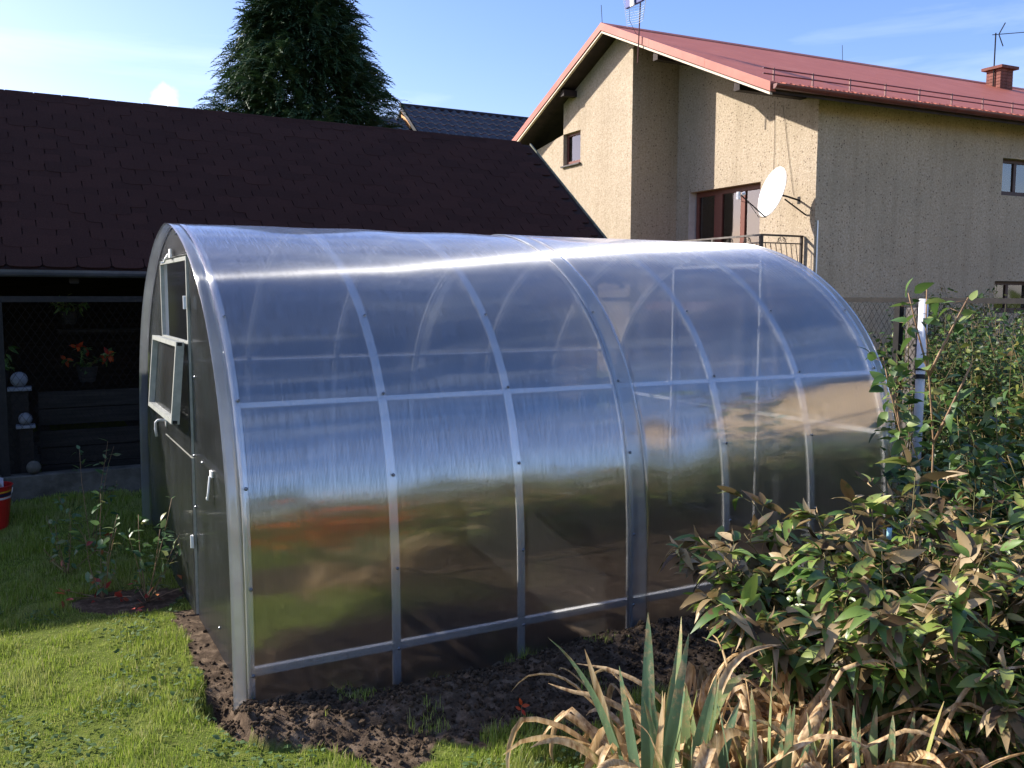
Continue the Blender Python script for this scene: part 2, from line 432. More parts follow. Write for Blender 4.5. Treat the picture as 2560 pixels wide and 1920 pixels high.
# arc samples, even in arc length, with the buried foot added
_a = np.linspace(-1, 1, 4001); _p = np.array([prof(a) for a in _a])
_s = np.concatenate([[0], np.cumsum(np.linalg.norm(np.diff(_p, axis=0), axis=1))]); ARC = _s[-1]
def at_arc(s_):
    a = float(np.interp(s_, _s, _a)); return prof(a), prof_n(a)
def a_of_z(z, side=-1):
    k = np.argmin(np.abs(_p[:2001, 1] - z)); y, zz = _p[k]
    n = prof_n(_a[k])
    return (y, zz, n) if side < 0 else (GW - y, zz, np.array([-n[0], n[1]]))
gh = thing('greenhouse', 'clear polycarbonate arched greenhouse with galvanised ribs standing on dug soil', 'greenhouse', (0, 0, 0))

def cover(name, xa, xb, off, seed, mat, sag=0.006, nxs=None):
    nxs = nxs or max(3, int((xb - xa) / 0.028)); ns = 120
    xs = np.linspace(xa, xb, nxs + 1)
    ss = np.concatenate([[-0.16], np.linspace(0, ARC, ns), [ARC + 0.16]])
    V = []; UV = []
    for s_ in ss:
        (y, z), n = at_arc(min(max(s_, 0), ARC))
        if s_ < 0: z = -0.12; y = -0.002; n = np.array([-1.0, 0])
        if s_ > ARC: z = -0.12; y = GW + .002; n = np.array([1.0, 0])
        bay = (xs / BAY) % 1.0
        bulge = np.sin(np.pi * bay) ** 2
        wob = (fbm(xs * 0.9 + 7, np.full_like(xs, s_ * 0.9), 2, seed) - 0.37) * 2
        w2 = (fbm(xs * 2.2, np.full_like(xs, s_ * 2.0), 2, seed + 5) - 0.37)
        e = off + sag * bulge * (wob * 2.6 + 0.2) + 0.0055 * w2
        for k, x in enumerate(xs):
            V.append((x, y + n[0] * e[k], z + n[1] * e[k])); UV.append((x, s_))
    nr, nc = len(ss), len(xs); th = 0.005
    V = np.array(V); UV = np.array(UV)
    # inner face, offset inwards
    Vi = V.copy()
    for r, s_ in enumerate(ss):
        n = at_arc(min(max(s_, 0), ARC))[1]
        if s_ < 0: n = np.array([-1.0, 0])
        if s_ > ARC: n = np.array([1.0, 0])
        Vi[r * nc:(r + 1) * nc, 1] -= n[0] * th; Vi[r * nc:(r + 1) * nc, 2] -= n[1] * th
    I = np.arange(nr * nc).reshape(nr, nc); N = nr * nc
    Fo = np.stack([I[:-1, :-1], I[:-1, 1:], I[1:, 1:], I[1:, :-1]], -1).reshape(-1, 4)
    Fi = Fo[:, ::-1] + N
    rim = []
    for c in (0, nc - 1):
        q = np.stack([I[:-1, c], I[1:, c], I[1:, c] + N, I[:-1, c] + N], -1)
        rim.append(q if c == 0 else q[:, ::-1])
    F = np.concatenate([Fo, Fi] + rim)
    me = mesh_np(name, np.concatenate([V, Vi]), F, True)
    uvl = me.uv_layers.new(name='UVMap'); UV2 = np.concatenate([UV, UV])
    uvl.data.foreach_set('uv', UV2[F.ravel()].astype(np.float32).ravel())
    return link(name, me, mat, gh)
cover('cover_sheet', X0 - 0.012, 2.10, 0.004, 2, M_poly)
cover('cover_sheet', 2.096, X1 + 0.012, 0.0115, 12, M_poly)
cover('overlap_strip', 1.985, 2.095, 0.0115, 12, M_poly_edge, nxs=6)
cover('edge_strip', X0 - 0.068, X0 - 0.013, 0.004, 2, M_poly_edge, sag=0, nxs=3)
cover('edge_strip', X1 + 0.013, X1 + 0.075, 0.0115, 2, M_poly_edge, sag=0, nxs=3)

def hoop(x, w, d=0.022, off=0.0, s0=0.0, s1=None, n=90, zfoot=-0.12):
    """flat metal hat-profile arch following the cover from inside"""
    mb = MB(); s1 = ARC if s1 is None else s1
    rows = []
    for s_ in np.linspace(s0, s1, n):
        (y, z), nn = at_arc(s_); rows.append((y, z, nn))
    if s0 == 0: rows = [(0, zfoot, np.array([-1.0, 0]))] + rows
    if s1 == ARC: rows = rows + [(GW, zfoot, np.array([1.0, 0]))]
    sec = [(-w / 2, off), (w / 2, off), (w / 2, off - 0.003), (w * 0.22, off - 0.003), (w * 0.22, off - d), (-w * 0.22, off - d), (-w * 0.22, off - 0.003), (-w / 2, off - 0.003)]
    vs = []; k = len(sec)
    for y, z, nn in rows:
        vs += [(x + a, y + nn[0] * b, z + nn[1] * b) for a, b in sec]
    fs = [(i * k + j, i * k + (j + 1) % k, (i + 1) * k + (j + 1) % k, (i + 1) * k + j) for i in range(len(rows) - 1) for j in range(k)]
    return mb.add(vs, fs)
for i in range(7):
    x = X0 + 0.012 if i == 0 else (i * BAY if i < 6 else X1 - 0.012)
    build('arch_rib', hoop(x, 0.042 if i not in (0, 6) else 0.030, off=-0.007), M_metal, gh)
# ties along the length
for z, side in ((1.2835, -1), (1.2835, 1), (0.126, -1), (0.126, 1)):
    y, zz, n = a_of_z(z, side); mb = MB()
    tv = np.array([n[1], -n[0]])
    if z > 1:
        a = [np.array([y, zz]) + n * -0.0105 + tv * s_ + n * b for s_, b in ((-0.012, 0), (0.012, 0), (0.012, -0.02), (-0.012, -0.02))]
    else:
        a = [np.array([y, zz]) + n * -0.0105 + tv * s_ + n * b for s_, b in ((-0.017, 0), (0.017, 0), (0.017, -0.03), (-0.017, -0.03))]
    mb.prism([(X0 + 0.03, q[0], q[1]) for q in a], (X1 - X0 - 0.06, 0, 0))
    build('purlin' if z > 1 else 'base_rail', mb, M_metal, gh)
# roofing screws
sm = MB().lathe((0, 0, 0), [(0.0, 0.006), (0.004, 0.0055), (0.006, 0.003), (0.0085, 0.001), (0.0085, -0.001), (0, -0.001)], 8)
scr_me = bpy.data.meshes.new('screw'); scr_me.from_pydata(sm.v, [], sm.f); scr_me.update()
M_screw = noise_mat('zinc_screw', (0.10, 0.11, 0.13), (0.3, 0.32, 0.35), 60, 0.35, metallic=0.8)
for i in range(7):
    x = (X0 + 0.012) if i == 0 else (i * BAY if i < 6 else X1 - 0.012)
    for z in (0.12, 0.50, 0.93, 1.30, 1.66):
        y, zz, n = a_of_z(z)
        nv = Vector((0, n[0], n[1])); q = nv.to_track_quat('Z', 'Y').to_matrix().to_4x4()
        q.translation = Vector((x + 0.006, y + n[0] * (0.006 if i < 3 else 0.017), zz + n[1] * (0.006 if i < 3 else 0.017)))
        place('screw', scr_me, gh, q, M_screw)

# end walls -----------------------------------------------------------
def grid_wall(mb, axis_, c0, c1, ub, zb, top, solid):
    """wall slab between c0 and c1 on an axis; ub/zb cell breaks; top(u) trims the upper edge"""
    def P(c, u, z): return (c, u, z) if axis_ == 'x' else (u, c, z)
    nu, nz_ = len(ub) - 1, len(zb) - 1
    ok = lambda i, j: 0 <= i < nu and 0 <= j < nz_ and solid((ub[i] + ub[i + 1]) / 2, (zb[j] + zb[j + 1]) / 2) and min(top(ub[i]), top(ub[i + 1])) > zb[j] - 1e-6 and max(top(ub[i]), top(ub[i + 1])) > zb[j] + 1e-4
    for i in range(nu):
        for j in range(nz_):
            if not ok(i, j): continue
            u0, u1, z0 = ub[i], ub[i + 1], zb[j]
            za, zc = min(zb[j + 1], top(u0)), min(zb[j + 1], top(u1))
            for c, rev in ((c0, False), (c1, True)):
                q = [P(c, u0, z0), P(c, u1, z0), P(c, u1, zc), P(c, u0, za)]
                mb.add(q if not rev else q[::-1], [(0, 1, 2, 3)])
            if not ok(i - 1, j): mb.add([P(c0, u0, z0), P(c0, u0, za), P(c1, u0, za), P(c1, u0, z0)], [(0, 1, 2, 3)])
            if not ok(i + 1, j): mb.add([P(c0, u1, z0), P(c1, u1, z0), P(c1, u1, zc), P(c0, u1, zc)], [(0, 1, 2, 3)])
            if not ok(i, j + 1): mb.add([P(c0, u0, za), P(c0, u1, zc), P(c1, u1, zc), P(c1, u0, za)], [(0, 1, 2, 3)])
            if not ok(i, j - 1): mb.add([P(c0, u0, z0), P(c1, u0, z0), P(c1, u1, z0), P(c0, u1, z0)], [(0, 1, 2, 3)])
    return mb
half = _p[:2001]
def arch_top(y, inset=0.012):
    yy = y if y <= GW / 2 else GW - y
    return float(np.interp(yy - inset, half[:, 0], half[:, 1])) if yy - inset > 0 else -0.1
def add_uv(o, ax=1):
    me = o.data; uvl = me.uv_layers.new(name='UVMap')
    co = np.zeros(len(me.vertices) * 3, np.float32); me.vertices.foreach_get('co', co); co = co.reshape(-1, 3)
    li = np.zeros(len(me.loops), np.int32); me.loops.foreach_get('vertex_index', li)
    uvl.data.foreach_set('uv', np.stack([co[li, ax], co[li, 2]], 1).astype(np.float32).ravel())
DY0, DY1, DZ = 1.20, 2.19, 1.98
ub = sorted(set(list(np.round(half[::60, 0], 4)) + list(np.round(GW - half[::60, 0], 4)) + [DY0, DY1]))
for xe, ye in ((X0 - 0.006, -1), (X1 + 0.001, 1)):
    m = grid_wall(MB(), 'x', xe, xe + 0.005, ub, [-0.1, DZ, 2.3], arch_top, lambda u, z: not (DY0 < u < DY1 and z < DZ))
    o = build('end_sheet', m, M_poly_end, gh); add_uv(o)
    inx = 0.008 if ye < 0 else -0.006
    fx0, fx1 = (xe + 0.007, xe + 0.032) if ye < 0 else (xe - 0.027, xe - 0.002)
    # crossbar and door posts behind the sheet
    ya = a_of_z(0.9)[0] + 0.03
    build('crossbar', MB().box((fx0, ya, 0.888), (fx1, DY0 - 0.02, 0.912)), M_metal, gh)
    build('crossbar', MB().box((fx0, DY1 + 0.02, 0.888), (fx1, GW - ya, 0.912)), M_metal, gh)
    for yy in (DY0 - 0.022, DY1 + 0.002):
        build('door_post', MB().box((fx0, yy, -0.1), (fx1, yy + 0.02, arch_top(yy) - 0.02)), M_metal, gh)
    build('door_lintel', MB().box((fx0, DY0 + 0.001, DZ - 0.002), (fx1, DY1 - 0.001, DZ + 0.020)), M_metal, gh)
# front door: lower leaf, upper leaf with an open vent and its sash folded out
M_alu = noise_mat('pale_aluminium_profile', (0.36, 0.38, 0.35), (0.48, 0.49, 0.45), 25, 0.45, 0.05, metallic=0.35, spec=0.5)
def door(xf, open_vent):
    xb = xf + 0.022
    mb = MB()
    y0, y1 = DY0 + 0.006, DY1 - 0.006
    w = 0.022
    for z0, z1 in ((0.02, 0.885), (0.90, 1.965)):
        mb.box((xf, y0, z0), (xb, y0 + w, z1)); mb.box((xf, y1 - w, z0), (xb, y1, z1))
        mb.box((xf + .001, y0 + w, z0), (xb - .001, y1 - w, z0 + w)); mb.box((xf + .001, y0 + w, z1 - w), (xb - .001, y1 - w, z1))
    mb.box((xf + .001, y0 + w, 1.492), (xb - .001, y1 - w, 1.512))
    dr = build('door', mb, M_alu if open_vent else M_metal, gh)
    s = grid_wall(MB(), 'x', xf - 0.006, xf - 0.001, [y0, y1], [0.02, 0.885], lambda u: 9, lambda u, z: True)
    o = build('door_sheet', s, M_poly_end, dr); add_uv(o)
    ztop = 1.50 if open_vent else 1.965
    s = grid_wall(MB(), 'x', xf - 0.006, xf - 0.001, [y0, y1], [0.90, ztop], lambda u: 9, lambda u, z: True)
    o = build('door_sheet', s, M_poly_end, dr); add_uv(o)
    return dr
fd = door(X0 - 0.018, True)
door(X1 + 0.006, False)
# vent sash: hinged at z 1.5, hanging outwards
SA = R(5); yA, yB = DY0 + 0.02, DY1 - 0.02; hx, hz = X0 - 0.035, 1.508; SL = 0.44
def sp(y, l, t_):   # l down the sash, t_ outwards
    return (hx - l * math.sin(SA) - t_ * math.cos(SA), y, hz - l * math.cos(SA) + t_ * math.sin(SA))
def sbox(mb, y0, y1, l0, l1, t0, t1):
    q = [sp(y, l, t_) for t_ in (t0, t1) for l in (l0, l1) for y in (y0, y1)]
    return mb.add(q, [(0, 1, 3, 2), (4, 6, 7, 5), (0, 4, 5, 1), (2, 3, 7, 6), (0, 2, 6, 4), (1, 5, 7, 3)])
mb = MB(); fw = 0.026; ft = 0.042
sbox(mb, yA, yA + fw, 0, SL, 0, ft); sbox(mb, yB - fw, yB, 0, SL, 0, ft)
sbox(mb, yA + fw, yB - fw, 0.0005, fw, 0.0005, ft - .0005); sbox(mb, yA + fw, yB - fw, SL - fw, SL - .0005, 0.0005, ft - .0005)
sash = build('vent_sash', mb, M_alu, gh, label='pale aluminium vent sash folded outwards below its opening')
mb = MB(); sbox(mb, yA + fw, yB - fw, fw, SL - fw, 0.004, 0.009)
o = build('sash_sheet', mb, M_poly_end, sash); add_uv(o)
M_black = noise_mat('black_plastic', (0.01, 0.01, 0.01), (0.02, 0.02, 0.02), 20, 0.5)
for l0 in (0.002, SL - 0.02):
    mb = MB(); sbox(mb, yA - 0.004, yA - 0.0005, l0, l0 + 0.018, 0.012, 0.036); build('end_cap', mb, M_black, sash)
for yy in (DY0 - 0.004, ):
    for z in (1.72, 0.43):
        mb = MB().box((X0 - 0.030, yy - 0.012, z - 0.035), (X0 - 0.0235, yy + 0.016, z + 0.035)); mb.tube([(X0 - 0.034, yy + .002, z - 0.035), (X0 - 0.034, yy + .002, z + 0.035)], 0.006, 8)
        build('hinge', mb, M_metal, gh, bevel=0.0015)
# handles, hook, catch
mb = MB().tube([(X0 - 0.03, 2.06, 0.99), (X0 - 0.075, 2.07, 0.99), (X0 - 0.085, 2.09, 0.975), (X0 - 0.085, 2.105, 0.93), (X0 - 0.08, 2.10, 0.885)], 0.008, 8)
mb.box((X0 - 0.032, 2.035, 0.95), (X0 - 0.0245, 2.075, 1.02)); build('door_handle', mb, M_white_plastic, gh, smooth=True)
mb = MB().tube([(X0 - 0.04, 1.66, 1.99), (X0 - 0.055, 1.67, 1.965), (X0 - 0.06, 1.69, 1.945), (X0 - 0.075, 1.69, 1.94)], 0.006, 6)
mb.box((X0 - 0.033, 1.64, 1.97), (X0 - 0.0245, 1.70, 2.02)); build('window_catch', mb, M_metal, gh)
mb = MB().box((X0 - 0.017, 0.655, 0.875), (X0 - 0.0075, 0.705, 0.905)); mb.tube([(X0 - 0.02, 0.68, 0.88), (X0 - 0.03, 0.675, 0.80), (X0 - 0.034, 0.68, 0.765), (X0 - 0.03, 0.71, 0.768)], 0.006, 6)
build('hook', mb, M_metal, gh)
for y_, z_ in ((0.95, 0.90), (1.19, 0.62), (1.19, 0.9), (2.26, 2.03), (2.69, 1.79), (2.98, 1.46), (1.57, 2.10), (0.75, 1.9), (0.32, 1.5), (1.9, 0.9), (1.1, 1.33), (0.6, 0.14)):
    q = Vector((-1, 0, 0)).to_track_quat('Z', 'Y').to_matrix().to_4x4(); q.translation = Vector((X0 - 0.008, y_, z_))
    place('screw', scr_me, gh, q, M_screw)

# ================================================================== garden shed roof behind
SR = R(2.0)
shed = thing('garden_shed', 'low open garden shed with a long dark red bitumen shingle roof', 'shed', (1.0, 6.37, 0.0), SR)
RZ, RY, EY, TP = 3.68, 6.37, 4.149, math.tan(R(37.5))
XA, XB = -4.2, 5.284
EZ = RZ - TP * (RY - EY)
BY = 2 * RY - EY
mb = MB()
for sgn, ye in ((1, EY), (-1, BY)):
    q = [(XA, RY, RZ - 0.012), (XA, ye, EZ - 0.012), (XA, ye, EZ - 0.06), (XA, RY, RZ - 0.06)]
    mb.prism(q, (XB - XA, 0, 0))
build('roof', mb, noise_mat('shed_roof_underlay', (0.02, 0.010, 0.010), (0.03, 0.015, 0.013), 12, 0.95), shed)
M_shingle = noise_mat('dark_red_bitumen_shingles', (0.030, 0.012, 0.009), (0.048, 0.019, 0.014), 90, 0.92, 0.5, bscale=400, spec=0.15, objrand=0.16)
# one shingle tab: three rounded corners, slightly proud
TW, TE = 0.248, 0.128
tl = 0.17
def tab_mesh(w, tk=0.009):
    # local: x along the ridge, y up the slope, z out; lower corners clipped (beaver-tail)
    o = [(0.004, tl), (0.004, 0.030), (0.022, 0.008), (w * 0.3, 0.0), (w * 0.7, 0.0), (w - 0.022, 0.008), (w - 0.004, 0.030), (w - 0.004, tl)]
    v = [(x, y, tk - 0.001 * (1 - y / tl)) for x, y in o] + [(x, y, -0.004) for x, y in o]
    n = len(o)
    f = [tuple(range(n))[::-1]] + [(i, (i + 1) % n, n + (i + 1) % n, n + i) for i in range(n - 1)]
    return v, f
tv_, tf_ = tab_mesh(TW)
tab = bpy.data.meshes.new('shingle'); tab.from_pydata(tv_, [], tf_); tab.update()
slope = math.hypot(RY - EY, RZ - EZ); sd = np.array([0, (RY - EY) / slope, (RZ - EZ) / slope]); sn = np.array([0, -sd[2], sd[1]])
tabs = []
nrow = int(slope / TE)
cR, sR_ = math.cos(SR), math.sin(SR)
for r in range(nrow + 1):
    y0 = r * TE - 0.02
    off = (0.5 * TW if r % 2 else 0) + random.uniform(-0.02, 0.02)
    x = XA + off
    while x + TW < XB + 0.02:
        p = np.array([x, EY, EZ]) + sd * y0 + sn * random.uniform(0, 0.004)
        M = np.eye(4); tilt = random.uniform(-0.008, 0.008); lift = random.uniform(0, 0.004)
        ax = np.array([1, 0, 0]) + sd * tilt; up = sd + sn * (-lift); nn = np.cross(ax, up)
        M[:3, 0], M[:3, 1], M[:3, 2], M[:3, 3] = ax, up / np.linalg.norm(up), nn / np.linalg.norm(nn), p
        wp = np.array([cR * p[0] - sR_ * p[1], sR_ * p[0] + cR * p[1], p[2]]); d = wp - CAM; dist = d @ Fv
        u = d @ Rv / dist; v = d @ Uv / dist
        vis = -0.58 < u < 0.56 and v > (0.178 - 0.0 if u > -0.37 else -9)
        tabs.append((not vis, dist, M))
        x += TW
tabs.sort(key=lambda a: (a[0], a[1]))
for _, _, M in tabs[:300]: place('shingle', tab, shed, M, M_shingle)
FT = []
for f in tf_:
    for k in range(1, len(f) - 1): FT.append((f[0], f[k], f[k + 1]))
batch('shingle_field', np.array(tv_), FT, [m for _, _, m in tabs[300:]], M_shingle, shed, smooth=False, kind='stuff')
# ridge caps
caps = MB()
cap_me = bpy.data.meshes.new('ridge_cap')
cm = MB().prism([(0, -0.10, -0.10 * TP - 0.004), (0, 0, 0.014), (0, 0.10, -0.10 * TP - 0.004), (0, 0.09, -0.09 * TP - 0.02), (0, 0, -0.008), (0, -0.09, -0.09 * TP - 0.02)], (0.27, 0, 0))
cap_me.from_pydata(cm.v, [], cm.f); cap_me.update()
x = XA
while x < XB - 0.2:
    M = Matrix.Translation((x, RY, RZ + 0.004)) @ Matrix.Rotation(R(-0.9), 4, 'Y'); place('ridge_cap', cap_me, shed, M, M_shingle); x += 0.245
# verge trim + gutter + rafters + posts
mb = MB().prism([(XB - 0.002, RY, RZ + 0.012), (XB - 0.002, EY, EZ + 0.012), (XB - 0.002, EY, EZ - 0.075), (XB - 0.002, RY, RZ - 0.075)], (0.02, 0, 0))
build('verge_trim', mb, noise_mat('grey_verge_flashing', (0.10, 0.11, 0.07), (0.18, 0.18, 0.14), 20, 0.7), shed)
mb = MB()
q = [(XA, EY - 0.03 + 0.055 * math.cos(a), EZ - 0.03 + 0.055 * math.sin(a)) for a in np.linspace(math.pi, 2 * math.pi, 9)]
qi = [(XA, EY - 0.03 + 0.048 * math.cos(a), EZ - 0.03 + 0.048 * math.sin(a)) for a in np.linspace(2 * math.pi, math.pi, 9)]
mb.prism(q + qi, (XB - XA, 0, 0)); build('gutter', mb, noise_mat('grey_blue_gutter', (0.06, 0.065, 0.085), (0.09, 0.095, 0.12), 9, 0.35, spec=0.5), shed)
for x in np.arange(XA + 0.3, XB, 0.9):
    build('rafter', MB().prism([(x, RY, RZ - 0.062), (x, EY + .05, EZ - 0.062 + .05 * TP), (x, EY + .05, EZ - 0.17 + .05 * TP), (x, RY, RZ - 0.17)], (0.07, 0, 0)), M_wood_dark, shed)
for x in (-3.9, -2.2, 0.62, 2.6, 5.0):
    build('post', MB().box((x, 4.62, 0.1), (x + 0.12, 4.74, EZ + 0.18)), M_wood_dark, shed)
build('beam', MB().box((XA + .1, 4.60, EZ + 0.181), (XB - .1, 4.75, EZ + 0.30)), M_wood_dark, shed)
# added back wall keeps the space under the roof dark, one opening; end wall
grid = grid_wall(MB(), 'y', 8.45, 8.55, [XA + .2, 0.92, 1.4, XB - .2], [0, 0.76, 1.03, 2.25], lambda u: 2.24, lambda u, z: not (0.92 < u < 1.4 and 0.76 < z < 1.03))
build('added_back_wall', grid, M_wood_dark, shed)
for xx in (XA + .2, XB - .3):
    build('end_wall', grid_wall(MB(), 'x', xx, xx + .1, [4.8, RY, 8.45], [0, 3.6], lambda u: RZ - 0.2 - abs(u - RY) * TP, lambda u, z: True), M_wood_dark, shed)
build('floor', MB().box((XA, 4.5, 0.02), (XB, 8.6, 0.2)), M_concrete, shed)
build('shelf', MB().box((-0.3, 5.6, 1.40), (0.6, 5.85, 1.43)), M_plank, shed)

# ================================================================== chain-link fence, two runs
def chain_fence(root, p0, p1, z0, z1, posts, rail=True, pitch=0.058, wr=0.0016):
    p0 = np.array(p0, float); p1 = np.array(p1, float); L = np.linalg.norm(p1 - p0); d = (p1 - p0) / L
    H = z1 - z0; sl_ = 1.55; mb = MB(); nrm_ = np.array([-d[1], d[0], 0]) * 0.0015
    k = -H / sl_
    while k < L:
        for sg in (1, -1):
            a, b = k, k + H / sl_
            ta, tb = max(a, 0), min(b, L)
            if tb <= ta: continue
            za, zb = (z0 + (ta - a) * sl_, z0 + (tb - a) * sl_)
            if sg < 0: za, zb = z0 + z1 - za, z0 + z1 - zb
            A = np.array([*(p0 + d * ta), za]) + nrm_ * sg; B = np.array([*(p0 + d * tb), zb]) + nrm_ * sg
            mb.tube([A, B], wr, 3, cap=False)
        k += pitch
    build('wire_mesh', mb, M_steel_dark, root)
    if rail:
        a = np.array([*p0, z1]); b = np.array([*p1, z1]); w = np.array([-d[1], d[0], 0]) * 0.02
        build('top_rail', MB().prism([a - w, a + w, a + w + [0, 0, .045], a - w + [0, 0, .045]], b - a), M_steel_dark, root)
    for s_ in posts:
        c = p0 + d * s_
        build('post', MB().box((c[0] - .03, c[1] - .03, 0), (c[0] + .03, c[1] + .03, z1 - 0.001)), M_steel_dark, root)
f1 = thing('chain_link_fence', 'dark chain-link fence on a low concrete base below the shed eave', 'fence', (-0.5, 4.0, 0.2), 0, 'boundary fences')
chain_fence(f1, (-4.5, 4.0), (6.26, 4.0), 0.42, 1.70, (1.2, 3.55, 6.2, 8.5))
build('concrete_base', MB().box((-4.5, 3.93, 0.02), (6.26, 4.07, 0.38)), M_concrete, f1, bevel=0.01)
f2 = thing('chain_link_fence', 'dark-railed chain-link fence beyond the far end of the greenhouse, overgrown with vine', 'fence', (6.3, 1.0, 0.0), 0, 'boundary fences')
chain_fence(f2, (6.3, 3.9), (6.3, -3.6), 0.10, 1.705, (0.1, 2.05, 4.4, 7.0))
M_rusty = noise_mat('grey_concrete_post', (0.10, 0.09, 0.085), (0.17, 0.15, 0.14), 9, 0.9, 0.3)

# things under the shed eave behind the mesh ----------------------------
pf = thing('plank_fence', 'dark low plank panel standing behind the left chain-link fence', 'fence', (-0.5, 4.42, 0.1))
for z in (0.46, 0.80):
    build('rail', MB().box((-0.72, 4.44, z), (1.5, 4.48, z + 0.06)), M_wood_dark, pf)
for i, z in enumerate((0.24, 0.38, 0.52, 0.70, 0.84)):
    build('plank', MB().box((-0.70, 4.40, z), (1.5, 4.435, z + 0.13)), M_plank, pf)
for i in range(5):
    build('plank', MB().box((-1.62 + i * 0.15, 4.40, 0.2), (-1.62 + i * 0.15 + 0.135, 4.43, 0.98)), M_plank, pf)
M_ball = noise_mat('pale_stone', (0.16, 0.17, 0.19), (0.26, 0.27, 0.30), 10, 0.8)
for (bx, by, bz, s_, lab) in ((-0.83, 4.30, 1.0, 1.0, 'dark square post with a large pale ball on top behind the mesh'), (-0.80, 4.16, 0.72, 0.8, 'shorter dark post with a small pale ball in front of the taller one')):
    pt_ = thing('ball_post', lab, 'post', (bx, by, 0.1), 0, 'ball-topped posts')
    build('shaft', MB().box((bx - .06 * s_, by - .05, .1), (bx + .06 * s_, by + .05, bz)), M_wood_dark, pt_)
    build('cap', MB().box((bx - .085 * s_, by - .07, bz + .001), (bx + .085 * s_, by + .07, bz + .03 * s_)), M_ball, pt_, bevel=.005)
    r_ = 0.062 * s_; build('ball', MB().lathe((bx, by, bz + .03 * s_ + r_ * .95), [(max(1e-4, r_ * math.sin(a)), -r_ * math.cos(a)) for a in np.linspace(0, math.pi, 11)], 16), M_ball, pt_, smooth=True)
sb = thing('stone_ball', 'small grey stone ball lying on the concrete fence base', 'ball', (-0.76, 3.9, 0.381))
build('ball', MB().lathe((-0.76, 3.985, 0.432), [(max(1e-4, .052 * math.sin(a)), -.052 * math.cos(a)) for a in np.linspace(0, math.pi, 11)], 16), M_concrete, sb, smooth=True)

# ================================================================== house with red roof (frame turned by -2 degrees)
HR = R(-2.0)
ho = thing('red_roofed_house', 'beige pebble-dashed house with a red metal gable roof', 'house', (12.0, 10.0, 0.0), HR)
t = NT('beige_pebbledash')
ob = t.n('ShaderNodeTexCoord').outputs['Object']
n1 = t.n('ShaderNodeTexNoise', {'Vector': ob, 'Scale': 28.0, 'Detail': 5, 'Roughness': 0.75}).outputs['Fac']
n2 = t.n('ShaderNodeTexNoise', {'Vector': ob, 'Scale': 1.1, 'Detail': 4}).outputs['Fac']
vo = t.n('ShaderNodeTexVoronoi', {'Vector': ob, 'Scale': 17.0, 'Randomness': 1.0})
c = t.ramp(n1, [(0.30, (0.35, 0.275, 0.195)), (0.5, (0.52, 0.425, 0.32)), (0.72, (0.68, 0.59, 0.465))])
c = t.n('ShaderNodeMix', {'Factor': t.n('ShaderNodeMapRange', {'Value': n2, 'From Min': .35, 'From Max': .7, 'To Max': .35}).outputs[0], 'A': c, 'B': (0.36, 0.30, 0.22, 1)}, data_type='RGBA').outputs['Result']
spk = t.n('ShaderNodeMapRange', {'Value': vo.outputs['Distance'], 'From Min': 0.27, 'From Max': 0.17, 'To Max': 1.0}).outputs[0]
rs = t.n('ShaderNodeMath', {0: t.n('ShaderNodeSeparateColor', {0: vo.outputs['Color']}).outputs[0], 1: 0.62}, operation='GREATER_THAN').outputs[0]
spk = t.n('ShaderNodeMath', {0: spk, 1: rs}, operation='MULTIPLY').outputs[0]
spk = t.n('ShaderNodeMath', {0: spk, 1: 0.75}, operation='MULTIPLY').outputs[0]
stv = t.n('ShaderNodeMapping', {'Vector': ob, 'Scale': (3.5, 3.5, 0.25)}).outputs[0]
stn = t.n('ShaderNodeTexNoise', {'Vector': stv, 'Scale': 1.3, 'Detail': 5, 'Roughness': .6}).outputs['Fac']
stf = t.n('ShaderNodeMapRange', {'Value': stn, 'From Min': .48, 'From Max': .72, 'To Max': .30}).outputs[0]
c = t.n('ShaderNodeMix', {'Factor': stf, 'A': c, 'B': (0.27, 0.21, 0.14, 1)}, data_type='RGBA').outputs['Result']
c = t.n('ShaderNodeMix', {'Factor': spk, 'A': c, 'B': (0.10, 0.075, 0.055, 1)}, data_type='RGBA').outputs['Result']
nb = t.n('ShaderNodeTexNoise', {'Vector': ob, 'Scale': 40.0, 'Detail': 6, 'Roughness': 0.8}).outputs['Fac']
bp = t.n('ShaderNodeBump', {'Height': nb, 'Strength': 0.75, 'Distance': 0.035}).outputs[0]
M_stucco = t.out(t.n('ShaderNodeBsdfPrincipled', {'Base Color': c, 'Roughness': 0.95, 'Specular IOR Level': 0.1, 'Normal': bp}).outputs[0])
M_reveal = noise_mat('pale_window_reveal', (0.55, 0.50, 0.46), (0.66, 0.62, 0.58), 8, 0.85)
HX1, HX2, HXO, HYC, HYS, HYR = 9.479, 10.567, 9.059, 11.398, 7.602, 11.906
RIDZ, HSL = 7.019, 0.428
EAVE_Y, EAVE_YL, HXE = 7.062, 2 * 11.906 - 7.062, 30.0
under = lambda y: RIDZ - 0.155 - HSL * abs(y - HYR)
wt = lambda u: under(u) - 0.002
WY0, WY1, WZ0, WZ1 = 13.36, 14.10, 4.585, 5.27
g = grid_wall(MB(), 'x', HX1, HX1 + 0.35, [HYC, HYR, WY0, WY1, 16.3], [0, WZ0, WZ1, 7.2], wt, lambda u, z: not (WY0 < u < WY1 and WZ0 < z < WZ1))
build('gable_wall', g, M_stucco, ho)
build('return_wall', MB().prism([(HX1 + .35, HYC, 0), (HX2 + .3, HYC, 0), (HX2 + .3, HYC, wt(HYC) - .01), (HX1 + .35, HYC, wt(HYC) - .01)], (0, 0.3, 0)), M_stucco, ho)
DYa, DYb, DZt, DZb = 8.93, 10.99, 3.77, 1.70
g = grid_wall(MB(), 'x', HX2, HX2 + 0.3, [HYS, DYa, DYb, HYC - .002], [0, DZb, DZt, 7.2], wt, lambda u, z: not (DYa < u < DYb and DZb < z < DZt))
build('recessed_wall', g, M_stucco, ho)
